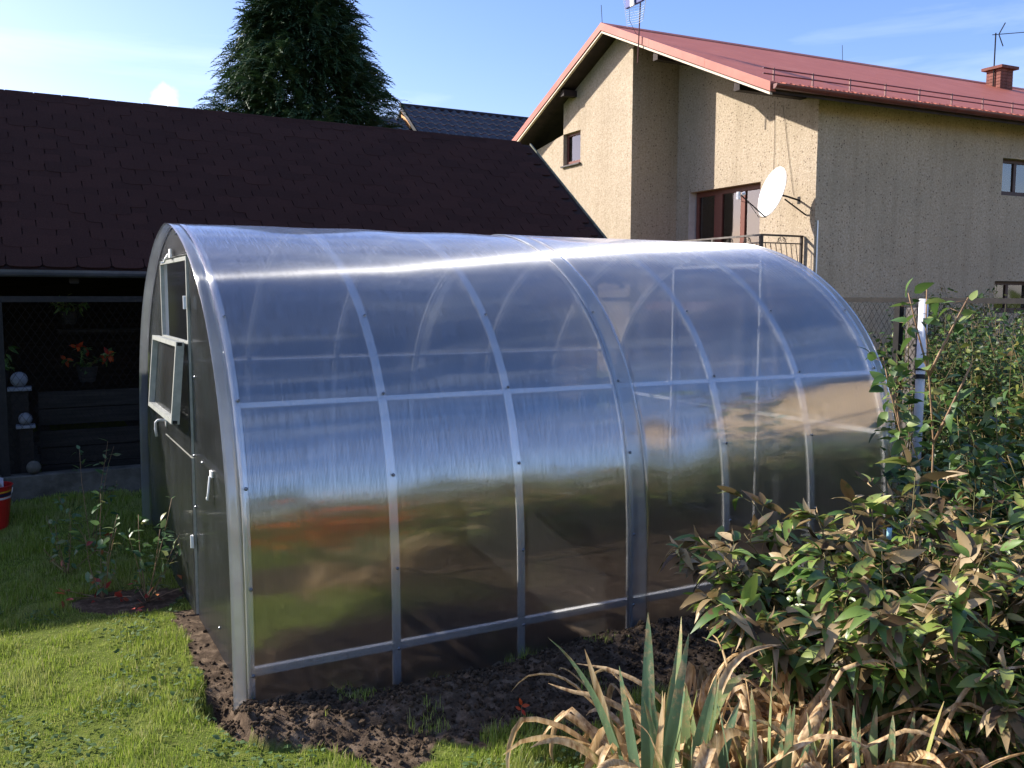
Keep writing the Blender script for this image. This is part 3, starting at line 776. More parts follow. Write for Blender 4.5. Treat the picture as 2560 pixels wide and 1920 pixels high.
SW = ((15.15, 16.25, 3.64, 4.32), (15.10, 16.3, 1.45, 2.05))
g = grid_wall(MB(), 'y', HYS, HYS + 0.3, [HX2 + .3, 15.10, 15.15, 16.25, 16.30, HXE - 0.5], [0, 1.45, 2.05, 3.64, 4.32, 5.05], lambda u: wt(HYS), lambda u, z: not ((15.15 < u < 16.25 and 3.64 < z < 4.32) or (15.1 < u < 16.3 and 1.45 < z < 2.05)))
build('side_wall', g, M_stucco, ho)
build('corner_wall', MB().box((HX2 + .003, HYS - .001, 0), (HX2 + .299, HYS + .004, wt(HYS) - .003)), M_stucco, ho)
build('inner_floor', MB().box((HX2 + .31, HYS + .31, 1.5), (HXE - 1, 16.0, 1.6)), M_wood_dark, ho)
# roof
M_red = None
t = NT('red_coated_metal_roof')
ob = t.n('ShaderNodeTexCoord').outputs['Object']
n1 = t.n('ShaderNodeTexNoise', {'Vector': ob, 'Scale': 1.6, 'Detail': 6, 'Roughness': 0.7}).outputs['Fac']
c = t.ramp(n1, [(0.3, (0.46, 0.135, 0.085)), (0.6, (0.53, 0.165, 0.105)), (0.8, (0.58, 0.22, 0.15))])
mpv = t.n('ShaderNodeMapping', {'Vector': ob, 'Scale': (5.2, 1.0, 1.0)}).outputs[0]
w1 = t.n('ShaderNodeTexWave', {'Vector': mpv, 'Scale': 0.5, 'Distortion': 0.0}, wave_type='BANDS', bands_direction='X').outputs['Fac']
mpy = t.n('ShaderNodeMapping', {'Vector': ob, 'Scale': (1.0, 1.0, 1.0)}).outputs[0]
w2 = t.n('ShaderNodeTexWave', {'Vector': mpy, 'Scale': 0.95, 'Distortion': 0.0, }, wave_type='BANDS', bands_direction='Y', wave_profile='SAW').outputs['Fac']
hh = t.n('ShaderNodeMath', {0: w1, 1: w2}, operation='ADD').outputs[0]
bp = t.n('ShaderNodeBump', {'Height': hh, 'Strength': 0.35, 'Distance': 0.02}).outputs[0]
M_red = t.out(t.n('ShaderNodeBsdfPrincipled', {'Base Color': c, 'Roughness': 0.5, 'Specular IOR Level': 0.15, 'Normal': bp}).outputs[0])
M_red_trim = noise_mat('red_trim_metal', (0.34, 0.10, 0.07), (0.42, 0.135, 0.095), 3, 0.5, spec=0.3)
M_red_dark = noise_mat('dark_red_gutter', (0.12, 0.028, 0.026), (0.17, 0.042, 0.036), 3, 0.4, spec=0.5)
M_cream = noise_mat('cream_verge_board', (0.55, 0.46, 0.36), (0.68, 0.58, 0.46), 6, 0.7)
M_soffit = noise_mat('dark_soffit_boards', (0.018, 0.012, 0.012), (0.04, 0.026, 0.024), 5, 0.75, 0.2)
roof = MB()
for ye in (EAVE_Y, EAVE_YL):
    ez = RIDZ - HSL * abs(ye - HYR)
    roof.prism([(HXO + .03, HYR, RIDZ), (HXO + .03, ye, ez), (HXO + .03, ye, ez - 0.02), (HXO + .03, HYR, RIDZ - 0.02)], (HXE - HXO, 0, 0))
rf = build('roof', roof, M_red, ho)
mb = MB()
for ye in (EAVE_Y + .02, EAVE_YL - .02):
    ez = RIDZ - HSL * abs(ye - HYR)
    mb.prism([(HXO + .04, HYR, RIDZ - .022), (HXO + .04, ye, ez - .022), (HXO + .04, ye, ez - 0.15), (HXO + .04, HYR, RIDZ - 0.15)], (HXE - HXO - .05, 0, 0))
build('soffit', mb, M_soffit, rf)
for ye in (EAVE_Y, EAVE_YL):
    ez = RIDZ - HSL * abs(ye - HYR); s_ = 1 if ye > HYR else -1
    segs = 3
    for k in range(segs):
        ya, yb = HYR + (ye - HYR) * k / segs, HYR + (ye - HYR) * (k + 1) / segs + (0.03 * s_ if k < segs - 1 else 0)
        za, zb = RIDZ - HSL * abs(ya - HYR) + 0.022 + .003 * (segs - k), RIDZ - HSL * abs(yb - HYR) + 0.022 + .003 * (segs - k)
        build('verge_flashing', MB().prism([(HXO - .002 * (segs - k), ya, za), (HXO - .002 * (segs - k), yb, zb), (HXO - .002 * (segs - k), yb, zb - 0.145), (HXO - .002 * (segs - k), ya, za - 0.145)], (0.11, 0, 0)), M_red_trim, rf)
    build('verge_board', MB().prism([(HXO + .012, HYR, RIDZ - .13), (HXO + .012, ye - .02 * s_, ez - .13), (HXO + .012, ye - .02 * s_, ez - .165), (HXO + .012, HYR, RIDZ - .165)], (0.05, 0, 0)), M_cream, rf)
build('ridge_cap', MB().prism([(HXO, HYR - .11, RIDZ - .03), (HXO, HYR, RIDZ + .035), (HXO, HYR + .11, RIDZ - .03), (HXO, HYR + .11, RIDZ - .045), (HXO, HYR - .11, RIDZ - .045)], (HXE - HXO, 0, 0)), M_red_trim, rf)
# purlin ends under the verge
for yy in (7.95, 10.2, 13.6, 15.8):
    zz = under(yy) - 0.002
    build('purlin_end', MB().prism([(HXO + .10, yy - .07, zz - HSL * .07 - .0), (HXO + .10, yy + .07, zz - .0 - HSL * .07), (HXO + .10, yy + .07, zz - .16), (HXO + .10, yy - .07, zz - .16)], (HX2 - HXO if yy < HYC else .4, 0, 0)), M_soffit, rf)
# gutter
ez = RIDZ - HSL * (HYR - EAVE_Y)
gx0 = HXO + 0.03
mb = MB(); cy_, cz_ = EAVE_Y - 0.045, ez - 0.02
qo = [(gx0, cy_ + .075 * math.cos(a), cz_ + .075 * math.sin(a)) for a in np.linspace(math.pi, 2 * math.pi, 10)]
qi = [(gx0, cy_ + .068 * math.cos(a), cz_ + .068 * math.sin(a)) for a in np.linspace(2 * math.pi, math.pi, 10)]
mb.prism(qo + qi, (HXE - gx0, 0, 0)); mb.prism(qo, (0.004, 0, 0))
gt = build('gutter', mb, M_red_dark, rf)
for x in np.arange(gx0 + .35, HXE, 0.72):
    q = [(x, cy_ + .079 * math.cos(a), cz_ + .079 * math.sin(a)) for a in np.linspace(math.pi, 2 * math.pi, 8)]
    qq = [(x, cy_ + .0755 * math.cos(a), cz_ + .0755 * math.sin(a)) for a in np.linspace(2 * math.pi, math.pi, 8)]
    build('gutter_bracket', MB().prism(q + qq, (0.03, 0, 0)), M_red_dark, rf)
# snow guard
mb = MB()
for dz in (0.09, 0.17): mb.tube([(HXO + .1, EAVE_Y + .28, ez + .12 + dz), (HXE, EAVE_Y + .28, ez + .12 + dz)], 0.011, 6)
for x in np.arange(HXO + .3, HXE, 0.80): mb.box((x, EAVE_Y + .268, ez + .10), (x + .022, EAVE_Y + .292, ez + .12 + .19))
build('snow_guard', mb, M_red_dark, rf)
# lip of roof sheet profile above the gutter
mb = MB()
for x in np.arange(HXO + .12, HXE, 0.183): mb.tube([(x, EAVE_Y - .01, ez + .006), (x, EAVE_Y + .10, ez + .05)], 0.018, 5)
build('sheet_profile', mb, M_red, rf, kind='stuff')
# lightning rods
for x in (HXO + .03, 15.44, 20.8):
    build('lightning_rod', MB().tube([(x, HYR, RIDZ), (x - .03, HYR, RIDZ + .36)], 0.006, 5), M_steel_dark, rf)
# chimney
M_brick = noise_mat('red_chimney_brick', (0.13, 0.05, 0.04), (0.21, 0.08, 0.062), 14, 0.85, 0.3, objrand=0.2)
ch = build('chimney', MB().box((20.06, 11.36, 6.2), (20.50, 11.74, 7.26)), noise_mat('chimney_core', (0.16, .06, .045), (.22, .09, .06), 10, .9), rf)
bk = bpy.data.meshes.new('brick'); bm_ = MB().box((0, 0, 0), (0.24, 0.012, 0.068)); bk.from_pydata(bm_.v, [], bm_.f); bk.update()
for r in range(7):
    z = 6.74 + r * 0.076
    for c_ in range(2):
        o_ = 0.05 if r % 2 else 0.0
        place('brick', bk, ch, Matrix.Translation((20.055 + c_ * 0.225, 11.348, z)) @ Matrix.Diagonal((.90, 1, 1, 1)), M_brick)
        place('brick', bk, ch, Matrix.Translation((20.048, 11.545 + c_ * 0.195, z)) @ Matrix.Rotation(R(-90), 4, 'Z') @ Matrix.Diagonal((.78, 1, 1, 1)), M_brick)
build('chimney_slab', MB().box((19.97, 11.27, 7.262), (20.60, 11.83, 7.33)), M_brick, ch)
# roof window
zz = lambda y: RIDZ - HSL * (HYR - y)
ya, yb = 10.35, 11.0
build('roof_window', MB().prism([(20.9, ya, zz(ya) + .01), (22.0, ya, zz(ya) + .01), (22.0, yb, zz(yb) + .01), (20.9, yb, zz(yb) + .01)], (0, -.04, .09)), noise_mat('grey_skylight_frame', (.45, .46, .45), (.55, .56, .55), 8, .5), rf)

# windows ----------------------------------------------------------------
def glass_mat(name, col, rough=0.04, f=0.25):
    t = NT(name)
    lw = t.n('ShaderNodeFresnel', {'IOR': 1.6}).outputs[0]
    a = t.n('ShaderNodeMath', {0: lw, 1: 0.10}, operation='ADD').outputs[0]
    ob = t.n('ShaderNodeTexCoord').outputs['Object']
    nb = t.n('ShaderNodeTexNoise', {'Vector': ob, 'Scale': 1.5, 'Detail': 1}).outputs['Fac']
    bp = t.n('ShaderNodeBump', {'Height': nb, 'Strength': 0.06, 'Distance': 0.1}).outputs[0]
    tp = t.n('ShaderNodeBsdfTransparent', {'Color': (*col, 1)}).outputs[0]
    gl = t.n('ShaderNodeBsdfGlossy', {'Roughness': rough, 'Normal': bp}).outputs[0]
    return t.out(t.n('ShaderNodeMixShader', {0: a, 1: tp, 2: gl}).outputs[0])
M_glass = glass_mat('window_glass', (0.7, 0.72, 0.72))
M_curtain = noise_mat('pale_net_curtain', (0.20, 0.19, 0.18), (0.42, 0.41, 0.39), 5, 0.9, stretch=(6, 7, 0.15))
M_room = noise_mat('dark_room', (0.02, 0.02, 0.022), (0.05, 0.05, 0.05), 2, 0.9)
M_sill = noise_mat('dark_sill', (0.05, 0.045, 0.045), (0.08, 0.07, 0.07), 10, 0.6)
# small gable window
xw = HX1 + 0.09
w_ = build('window', MB().box((xw, WY0, WZ0 + .03), (xw + .06, WY1, WZ0 + .09)).box((xw, WY0, WZ1 - .06), (xw + .06, WY1, WZ1)).box((xw, WY0, WZ0 + .09), (xw + .06, WY0 + .06, WZ1 - .06)).box((xw, WY1 - .07, WZ0 + .09), (xw + .06, WY1, WZ1 - .06)), M_stucco_frame, ho, bevel=.004)
build('pane', MB().box((xw + .025, WY0 + .06, WZ0 + .09), (xw + .031, WY1 - .07, WZ1 - .06)), M_glass, w_)
build('curtain_or_dark_backing', MB().box((xw + .055, WY0 - .1, WZ0), (xw + .065, WY1 + .1, WZ1)), noise_mat('white_net_curtain', (.5, .52, .55), (.75, .76, .8), 5, .9, stretch=(3, 5, .3)), w_)
build('sill', MB().box((HX1 - .06, WY0 - .03, WZ0 - .035), (xw, WY1 + .03, WZ0 - .002)), M_sill, w_, bevel=.004)
# patio door
xd = HX2 + .14
mb = MB(); posts = ((8.93, 8.975), (9.50, 9.62), (10.15, 10.38), (10.85, 10.93))
for a, b in posts: mb.box((xd, a, DZb + .01), (xd + .08, b, DZt - .10))
mb.box((xd, DYa, DZt - .10), (xd + .08, DYb - .06, DZt)); mb.box((xd, DYa, DZb), (xd + .08, DYb - .06, DZb + .009))
pdn = build('patio_door', mb, M_stucco_frame, ho, bevel=.004)
build('reveal', MB().box((HX2 + .002, DYb - .008, DZb), (HX2 + .29, DYb + .001, DZt - .001)), M_reveal, pdn)
for a, b in ((8.975, 9.50), (9.62, 10.15), (10.38, 10.85)):
    build('pane', MB().box((xd + .03, a, DZb + .01), (xd + .036, b, DZt - .10)), M_glass, pdn)
cv = MB(); 
yy = np.linspace(8.9, 10.95, 90); xx = xd + .2 + .02 * np.sin(yy * 46) + .008 * np.sin(yy * 17)
cv.add([(x, y, DZb) for x, y in zip(xx, yy)] + [(x, y, DZt) for x, y in zip(xx, yy)], [(i, i + 1, i + 91, i + 90) for i in range(89)])
build('curtain_or_dark_backing', cv, M_curtain, pdn, smooth=True)
# side windows
for i, (xa, xb, za, zb) in enumerate(SW):
    yw = HYS + .12
    mb = MB().box((xa, yw, za), (xb, yw + .06, za + .09)).box((xa, yw, zb - .07), (xb, yw + .06, zb)).box((xa, yw, za + .09), (xa + .07, yw + .06, zb - .07)).box((xb - .07, yw, za + .09), (xb, yw + .06, zb - .07)).box((xa + .48, yw, za + .09), (xa + .56, yw + .06, zb - .07))
    w_ = build('window', mb, noise_mat('dark_brown_frame', (.06, .03, .025), (.09, .045, .035), 20, .5), ho, bevel=.004)
    build('pane', MB().box((xa + .07, yw + .025, za + .09), (xb - .07, yw + .031, zb - .07)), M_glass, w_)
    build('curtain_or_dark_backing', MB().box((xa, yw + .16, za - .1), (xb, yw + .17, zb + .1)), M_room, w_)  # dark sheet behind the pane, the unlit room's shade put into its colour
# balcony
BX, BY0, BY1 = 9.653, 7.839, HYC - 0.02
bal = build('balcony', MB().box((BX - .08, BY0 - .08, 1.50), (HX2 - .001, BY1, 1.66)), noise_mat('red_balcony_edge', (.30, .11, .09), (.38, .15, .12), 6, .7), ho)
M_rail_grey = noise_mat('grey_brown_railing', (0.10, 0.085, 0.075), (0.17, 0.15, 0.135), 12, 0.5)
M_rail_dark = noise_mat('dark_bronze_railing', (0.028, 0.020, 0.016), (0.05, 0.036, 0.028), 12, 0.5)
TZ, MZ, LZ = 2.765, 2.635, 1.80
mb = MB().box((BX - .02, BY0, TZ - .03), (BX + .02, BY1, TZ)).box((BX - .012, BY0, MZ - .018), (BX + .012, BY1, MZ)).box((BX - .012, BY0, LZ), (BX + .012, BY1, LZ + .02))
for y in (9.055, 10.26, 11.33): mb.box((BX - .02, y, 1.66), (BX + .02, y + .04, TZ - .031))
build('front_railing', mb, M_rail_grey, bal)
mb = MB().box((BX, BY0 - .02, TZ - .03 + .001), (HX2 - .02, BY0 + .02, TZ + .001)).box((BX + .05, BY0 - .012, MZ - .018), (HX2 - .05, BY0 + .012, MZ)).box((BX + .05, BY0 - .012, LZ), (HX2 - .05, BY0 + .012, LZ + .02))
mb.box((BX - .025, BY0 - .025, 1.66), (BX + .025, BY0 + .025, TZ - .031)); mb.box((HX2 - .07, BY0 - .02, 1.66), (HX2 - .03, BY0 + .02, TZ - .031))
build('side_railing', mb, M_rail_dark, bal)
for i, y in enumerate(np.arange(BY0 + .1, BY1 - .05, 0.115)):
    build('baluster', MB().tube([(BX - .0, y, MZ - .018), (BX - .05, y, 2.2), (BX - .06, y, 2.0), (BX, y, LZ + .02)], 0.007, 5), M_rail_grey, bal)
for i, x in enumerate(np.linspace(BX + .12, HX2 - .14, 7)):
    build('baluster', MB().tube([(x - .03, BY0, MZ - .018), (x, BY0 - .04, 2.25), (x + .01, BY0 - .05, 2.0), (x, BY0, LZ + .02)], 0.007, 5), M_rail_dark, bal)
def scroll(o, ax, s_=1.0):
    """a pair of C scrolls under the handrail"""
    mb = MB(); o = np.array(o, float); ax = np.array(ax, float)
    for sg in (-1, 1):
        pts = []
        for a in np.linspace(0, 1, 16):
            th = -0.5 * math.pi + a * 2.2 * math.pi; r_ = 0.042 * (1 - 0.72 * a)
            c_ = np.array([sg * 0.045, 0.045])
            pts.append(o + ax * (sg * (0.045 + r_ * math.cos(th)) ) * s_ + np.array([0, 0, 1]) * (r_ * math.sin(th) - 0.012) * s_)
        mb.tube(pts, 0.0055, 5)
        pts = [o + ax * sg * (0.012 + .09 * a) * s_ + np.array([0, 0, 1]) * (0.035 - 0.10 * a ** 1.5) * s_ for a in np.linspace(0, 1, 8)]
        mb.tube(pts, 0.0055, 5)
    return mb
for y in (8.18, 8.62, 9.6, 10.0, 10.6, 11.0): build('scroll', scroll((BX, y, MZ + .062), (0, 1, 0)), M_rail_dark, bal)
build('scroll', scroll(((BX + HX2) / 2 - .02, BY0, MZ + .062), (1, 0, 0)), M_rail_dark, bal)
build('scroll', scroll((HX2 - .09, BY0 - .02, 2.05), (1, 0, 0), 1.2), M_rail_dark, bal)
# two thin cables down the wall
build('cable', MB().tube([(HX2 - .012, 8.62, 5.1), (HX2 - .012, 8.60, 4.3), (HX2 - .012, 8.62, 3.4)], .004, 4), M_steel_dark, ho)
build('cable', MB().tube([(HX2 - .012, 8.42, 5.0), (HX2 - .012, 8.3, 4.4), (HX2 - .012, 8.1, 3.45)], .004, 4), M_steel_dark, ho)
build('downpipe', MB().tube([(HX2 + .05, HYS - .02, 3.0), (HX2 + .05, HYS - .02, 0.2)], .012, 6), M_metal, ho)

# satellite dish ---------------------------------------------------------
DC = np.array([9.93, 7.93, 3.46])
dish = thing('satellite_dish', 'white satellite dish on a black wall arm beside the balcony door', 'satellite dish', (HX2, 7.92, 3.1), HR)
dn = np.array([-0.93, 0.20, 0.28]); dn /= np.linalg.norm(dn)
du = np.cross([0, 0, 1.0], dn); du /= np.linalg.norm(du); dv = np.cross(dn, du)
mb = MB(); nr, na = 8, 32; RW, RH_, dep = 0.385, 0.425, 0.075
vs = []
for sgn in (0, 1):
    for i in range(nr + 1):
        r_ = i / nr
        for k in range(na):
            a = 6.28319 * k / na
            vs.append(DC + du * RW * r_ * math.cos(a) + dv * RH_ * r_ * math.sin(a) + dn * (dep * (r_ * r_ - 1) - (0.006 if sgn else 0) + (.004 if i == nr and not sgn else 0)))
N_ = (nr + 1) * na; fs = []
for i in range(nr):
    for k in range(na):
        a, b, c_, d_ = i * na + k, i * na + (k + 1) % na, (i + 1) * na + (k + 1) % na, (i + 1) * na + k
        fs += [(a, b, c_, d_), (a + N_, d_ + N_, c_ + N_, b + N_)]
for k in range(na):
    a, b = nr * na + k, nr * na + (k + 1) % na; fs.append((a, b, b + N_, a + N_))
mb.add(vs, fs); build('reflector', mb, M_white_plastic, dish, smooth=True)
bot = DC - dv * RH_ + dn * -0.02; foc = DC + dn * 0.52 - dv * 0.22
build('feed_arm', MB().tube([bot, foc], 0.011, 6), M_steel_dark, dish)
lnb = MB().tube([foc + dv * .02 - dn * .02, foc + dv * .05 + du * .01 - dn * 0.06], .03, 10); lnb.box(foc + [-.05, .0, -.07], foc + [-.01, .05, .05])
build('feed_horn', lnb, M_white_plastic, dish)
build('cable', MB().tube([foc, foc + [0.02, 0, -.10], foc + [.15, -.03, -.13], bot + [-.1, .05, -.0], bot], .005, 4), M_steel_dark, dish)
bk_ = DC - dn * (dep + .055)
mb = MB().tube([bk_, bk_ + [.16, 0, -.02], (HX2 - .005, 7.98, 3.36)], .016, 6); mb.tube([(HX2 - .33, 7.96, 3.36), (HX2 - .005, 7.80, 3.10)], .013, 6)
mb.box((HX2 - .008, 7.95, 3.30), (HX2 - .001, 8.01, 3.42)); mb.box(bk_ - [.02, .04, .06], bk_ + [.03, .04, .06])
build('wall_bracket', mb, M_steel_dark, dish)

# antennas ---------------------------------------------------------------
an = thing('grid_antenna', 'television antenna with a wire grid reflector on a mast at the gable verge', 'antenna', (HXO - .05, 10.5, 6.0), HR, 'rooftop antennas')
M_mast = noise_mat('rusty_mast', (.10, .035, .035), (.16, .06, .05), 8, .6)
build('mast', MB().tube([(HXO - .05, 10.54, 5.98), (HXO - .05, 10.46, 7.35)], .013, 6), M_mast, an)
gc = np.array([HXO - .10, 10.48, 6.93]); mb = MB()
for k in range(12):
    z = 6.66 + k * .042; b_ = .03 + .0 * k; hw = .25 + .012 * k
    mb.tube([(gc[0] - .06, gc[1] + hw + .02, z + .03), (gc[0], gc[1], z), (gc[0] - .06, gc[1] - hw, z - .02)], .0032, 4)
for s_ in (-1, 1): mb.tube([(gc[0] - .06, gc[1] + s_ * .25, 6.65), (gc[0] - .06, gc[1] + s_ * .39, 7.2)], .008, 4)
build('reflector_grid', mb, M_metal, an)
build('panel', MB().box((gc[0] - .10, gc[1] - .28, 6.97), (gc[0] - .05, gc[1] + .27, 7.25)), noise_mat('blue_panel', (.02, .035, .18), (.03, .05, .25), 8, .5), an, bevel=.01)
build('bracket_box', MB().box((gc[0] - .14, gc[1] - .06, 6.94), (gc[0] - .102, gc[1] + .06, 7.1)), M_white_plastic, an, bevel=.01)
build('cable', MB().tube([(gc[0] - .08, gc[1] + .17, 6.95), (gc[0] - .05, gc[1] + .19, 6.75), (gc[0], gc[1] + .06, 6.5), (HXO - .03, 10.52, 6.45)], .004, 4), M_steel_dark, an)
ya_ = thing('yagi_antenna', 'long horizontal yagi antenna on a tall mast beside the brick chimney', 'antenna', (20.02, HYR - .9, 6.7), HR, 'rooftop antennas')
mx_, my_ = 20.02, 11.52
build('mast', MB().tube([(mx_, my_, 6.75), (mx_ - .0, my_, 8.12)], .016, 6), M_steel_dark, ya_)
build('mast_clamp', MB().box((mx_ - .02, my_, 6.82), (mx_ + .25, my_ + .07, 6.85)).box((mx_ + .05, my_ - .02, 7.0), (mx_ + .25, my_ + .07, 7.03)), M_steel_dark, ya_)
build('boom', MB().tube([(mx_ - .12, my_, 8.06), (mx_ + 1.6, my_ - .25, 8.32)], .010, 5), M_steel_dark, ya_)
for k in range(13):
    p = np.array([mx_ + .35 + .1 * k, my_ - .055 - .0145 * k, 8.13 + .015 * k]); build('element', MB().tube([p + [-.0, -.14, -.02], p + [.0, .14, .03]], .005, 4), M_steel_dark, ya_)
build('reflector', MB().tube([(mx_ + .12, my_, 8.11), (mx_ + .26, my_ - .05, 8.38)], .014, 4).tube([(mx_ + .12, my_, 8.09), (mx_ + .22, my_ - .05, 7.82)], .014, 4), M_steel_dark, ya_)

# ================================================================== black tiled house behind
BR = R(1.0)
bh = thing('black_tiled_house', 'far house of which only a glossy black tiled roof shows', 'house', (15.0, 22.0, 0), BR)
c1, s1 = math.cos(BR), math.sin(BR)
bx0 = 10.553 * c1 + 24.845 * s1; by0 = -10.553 * s1 + 24.845 * c1; bz0 = 7.886
bx1 = bx0 + 9.0; BP = math.tan(R(38))
M_btile = noise_mat('glossy_black_tile', (0.012, 0.014, 0.022), (0.03, 0.034, 0.048), 4, 0.22, spec=0.8, objrand=0.3)
M_btrim = noise_mat('black_ridge', (0.008, 0.008, 0.012), (0.016, 0.016, 0.02), 4, 0.5)
M_white_wall = noise_mat('white_render', (.55, .55, .52), (.65, .65, .62), 4, .9)
build('wall', MB().prism([(bx0 + .5, by0 - 3.5, 0), (bx0 + .5, by0 + 3.5, 0), (bx0 + .5, by0 + 3.5, bz0 - .15 - 3.5 * BP), (bx0 + .5, by0, bz0 - .15), (bx0 + .5, by0 - 3.5, bz0 - .15 - 3.5 * BP)], (8.3, 0, 0)), M_white_wall, bh)
rb = MB()
for s_ in (-1, 1): rb.prism([(bx0, by0, bz0 - .03), (bx0, by0 + s_ * 4, bz0 - .03 - 4 * BP), (bx0, by0 + s_ * 4, bz0 - .13 - 4 * BP), (bx0, by0, bz0 - .13)], (bx1 - bx0, 0, 0))
brf = build('roof', rb, M_btrim, bh)
lowz = bz0 - .52
rb = MB().prism([(bx0 - 1.4, by0 - .3, lowz), (bx0 - 1.4, by0 - 3.4, lowz - 3.1 * BP), (bx0 - 1.4, by0 - 3.4, lowz - .1 - 3.1 * BP), (bx0 - 1.4, by0 - .3, lowz - .1)], (1.39, 0, 0))
build('lower_roof', rb, M_btrim, bh)
build('gable_board', MB().prism([(bx0 - .012, by0 - .02, bz0 - .16), (bx0 - .012, by0 - .75, bz0 - .16 - .73 * BP), (bx0 - .012, by0 - .75, bz0 - .5 - .73 * BP), (bx0 - .012, by0 - .02, bz0 - .62)], (.02, 0, 0)), noise_mat('orange_pine_boards', (.55, .24, .07), (.75, .36, .12), 6, .6), bh)
build('barge_board', MB().prism([(bx0 - .03, by0 + .0, bz0 + .02), (bx0 - .03, by0 - 4, bz0 + .02 - 4 * BP), (bx0 - .03, by0 - 4, bz0 - .14 - 4 * BP), (bx0 - .03, by0, bz0 - .14)], (.03, 0, 0)), M_btrim, bh)
build('ridge_tiles', MB().tube([(bx0 - .05, by0, bz0 + .0), (bx1, by0, bz0 + .0)], .085, 8), M_btrim, bh)
tw, tlx = 0.30, 0.36
tvv = []
for j, (yy_, zz_) in enumerate(((0.0, 0.03), (0.40, 0.0))):
    for i in range(9):
        u_ = i / 8; tvv.append((u_ * tw, yy_ - (0.0 if j else .02 * math.sin(u_ * 3.14)), zz_ + 0.035 * math.sin(u_ * 2 * math.pi) + .02))
tvv += [(i / 8 * tw, 0.0, -0.005 + 0.035 * math.sin(i / 8 * 2 * math.pi)) for i in range(9)]
tff = [(i, i + 1, 9 + i + 1, 9 + i) for i in range(8)] + [(18 + i, 18 + i + 1, i + 1, i) for i in range(8)]
btm = bpy.data.meshes.new('roof_tile'); btm.from_pydata(tvv, [], tff); btm.update()
btm.polygons.foreach_set('use_smooth', np.ones(len(btm.polygons), bool))
sdb = np.array([0, math.cos(R(38)), math.sin(R(38))]); snb = np.array([0, -math.sin(R(38)), math.cos(R(38))])
cnt = 0
for (xa, xb, yt, zt, rows) in ((bx0, bx0 + 6.9, by0, bz0, 11), (bx0 - 1.4, bx0 - .15, by0 - .3, lowz, 8)):
    for r in range(rows):
        x = xa
        while x < xb:
            p = np.array([x, yt, zt]) - sdb * (0.35 + r * tlx) + snb * 0.0
            M = np.eye(4); M[:3, 0] = (1, 0, 0); M[:3, 1] = sdb; M[:3, 2] = snb; M[:3, 3] = p
            place('roof_tile', btm, bh, M, M_btile); cnt += 1; x += tw

# ================================================================== conifer
ct = thing('conifer_tree', 'tall dense dark green conifer with drooping sprays behind the shed roof', 'tree', (4.05, 13.3, 0))
M_conif = leaf_mat('dark_conifer_foliage', [(0.0, (0.020, 0.048, 0.024)), (0.5, (0.036, 0.078, 0.034)), (0.85, (0.055, 0.105, 0.042)), (1.0, (0.085, 0.10, 0.04))], 0.15, 0.6, 0.2)
M_bark = noise_mat('brown_bark', (.03, .02, .014), (.07, .05, .035), 12, .9, .6, stretch=(1, 1, .25))
tk = MB().tube([(4.05, 13.3, 0), (4.07, 13.3, 4), (4.0, 13.32, 7.8)], .19, 10, .02)
br_ = []
build('trunk', tk, M_bark, ct, smooth=True)
# spray template: an arching frond with comb-like side shoots
sv = []; sf = []
def blade(p0, p1, w, up=(0, 0, 1)):
    p0 = np.array(p0); p1 = np.array(p1); d = p1 - p0; s_ = np.cross(d, up); s_ /= np.linalg.norm(s_) + 1e-9
    o = len(sv); mid = (p0 + p1) / 2 + np.array([0, 0, .01])
    sv.extend([p0 - s_ * w * .4, p0 + s_ * w * .4, mid + s_ * w, p1, p1, mid - s_ * w]); sf.extend([(o, o + 1, o + 2, o + 5), (o + 5, o + 2, o + 3, o + 4)])
for i in range(9):
    t_ = i / 8; x = t_; z = .16 * math.sin(t_ * 2.2) - .34 * t_ ** 2.5
    L_ = .34 * (1 - t_) ** .6 * (0.5 + t_) + .07
    for sg in (-1, 1):
        blade((x, 0, z), (x + L_ * .75, sg * L_ * .62, z - .06 * L_ * 3 * t_ - .03), .028)
    blade((x, 0, z), (x + .16, 0, .16 * math.sin((t_ + .12) * 2.2) - .34 * (t_ + .12) ** 2.5), .03)
sv = np.array(sv)
NB = 15000
zz_ = 1.2 + 6.85 * rng.random(NB) ** 0.8
rad = np.interp(zz_, [1, 3, 4.9, 5.36, 5.98, 6.55, 7.2, 7.46, 7.8, 8.05], [1.5, 1.75, 1.62, 1.52, 1.32, .98, .60, .40, .20, .05])
an_ = rng.random(NB) * 2 * math.pi
lob = 1 + .13 * np.sin(an_ * 5 + zz_ * 2.3) + .12 * np.sin(an_ * 3 - zz_ * 4.1) + .10 * (rng.random(NB) - .5)
dd_ = 1 - .60 * rng.random(NB) ** 1.5
rr = rad * lob * dd_
P = np.stack([4.05 + rr * np.cos(an_) * .9, 13.3 + rr * np.sin(an_) * .9, zz_], 1)
ha = an_ + rng.normal(0, .35, NB)
el = rng.normal(0.12, .28, NB) + np.clip((zz_ - 6.6) * .35, 0, .8)
Dv = np.stack([np.cos(ha) * np.cos(el), np.sin(ha) * np.cos(el), np.sin(el)], 1)
Nn = np.stack([rng.normal(0, .35, NB), rng.normal(0, .35, NB), np.ones(NB)], 1)
Ms = frame_mats(P - Dv * .12, Dv, Nn, rng.uniform(.26, .50, NB))
batch('crown', sv, sf, Ms, M_conif, ct, smooth=False)
for k in range(36):
    z = 1.5 + k * .17; a = k * 2.4; r_ = float(np.interp(z, [1, 5, 8.5], [1.3, 1.3, .2]))
    tk2 = MB().tube([(4.05, 13.3, z), (4.05 + r_ * .6 * math.cos(a), 13.3 + r_ * .6 * math.sin(a), z + .12), (4.05 + r_ * math.cos(a), 13.3 + r_ * math.sin(a), z + .05)], .03, 5, .008)
    build('limb', tk2, M_bark, ct)

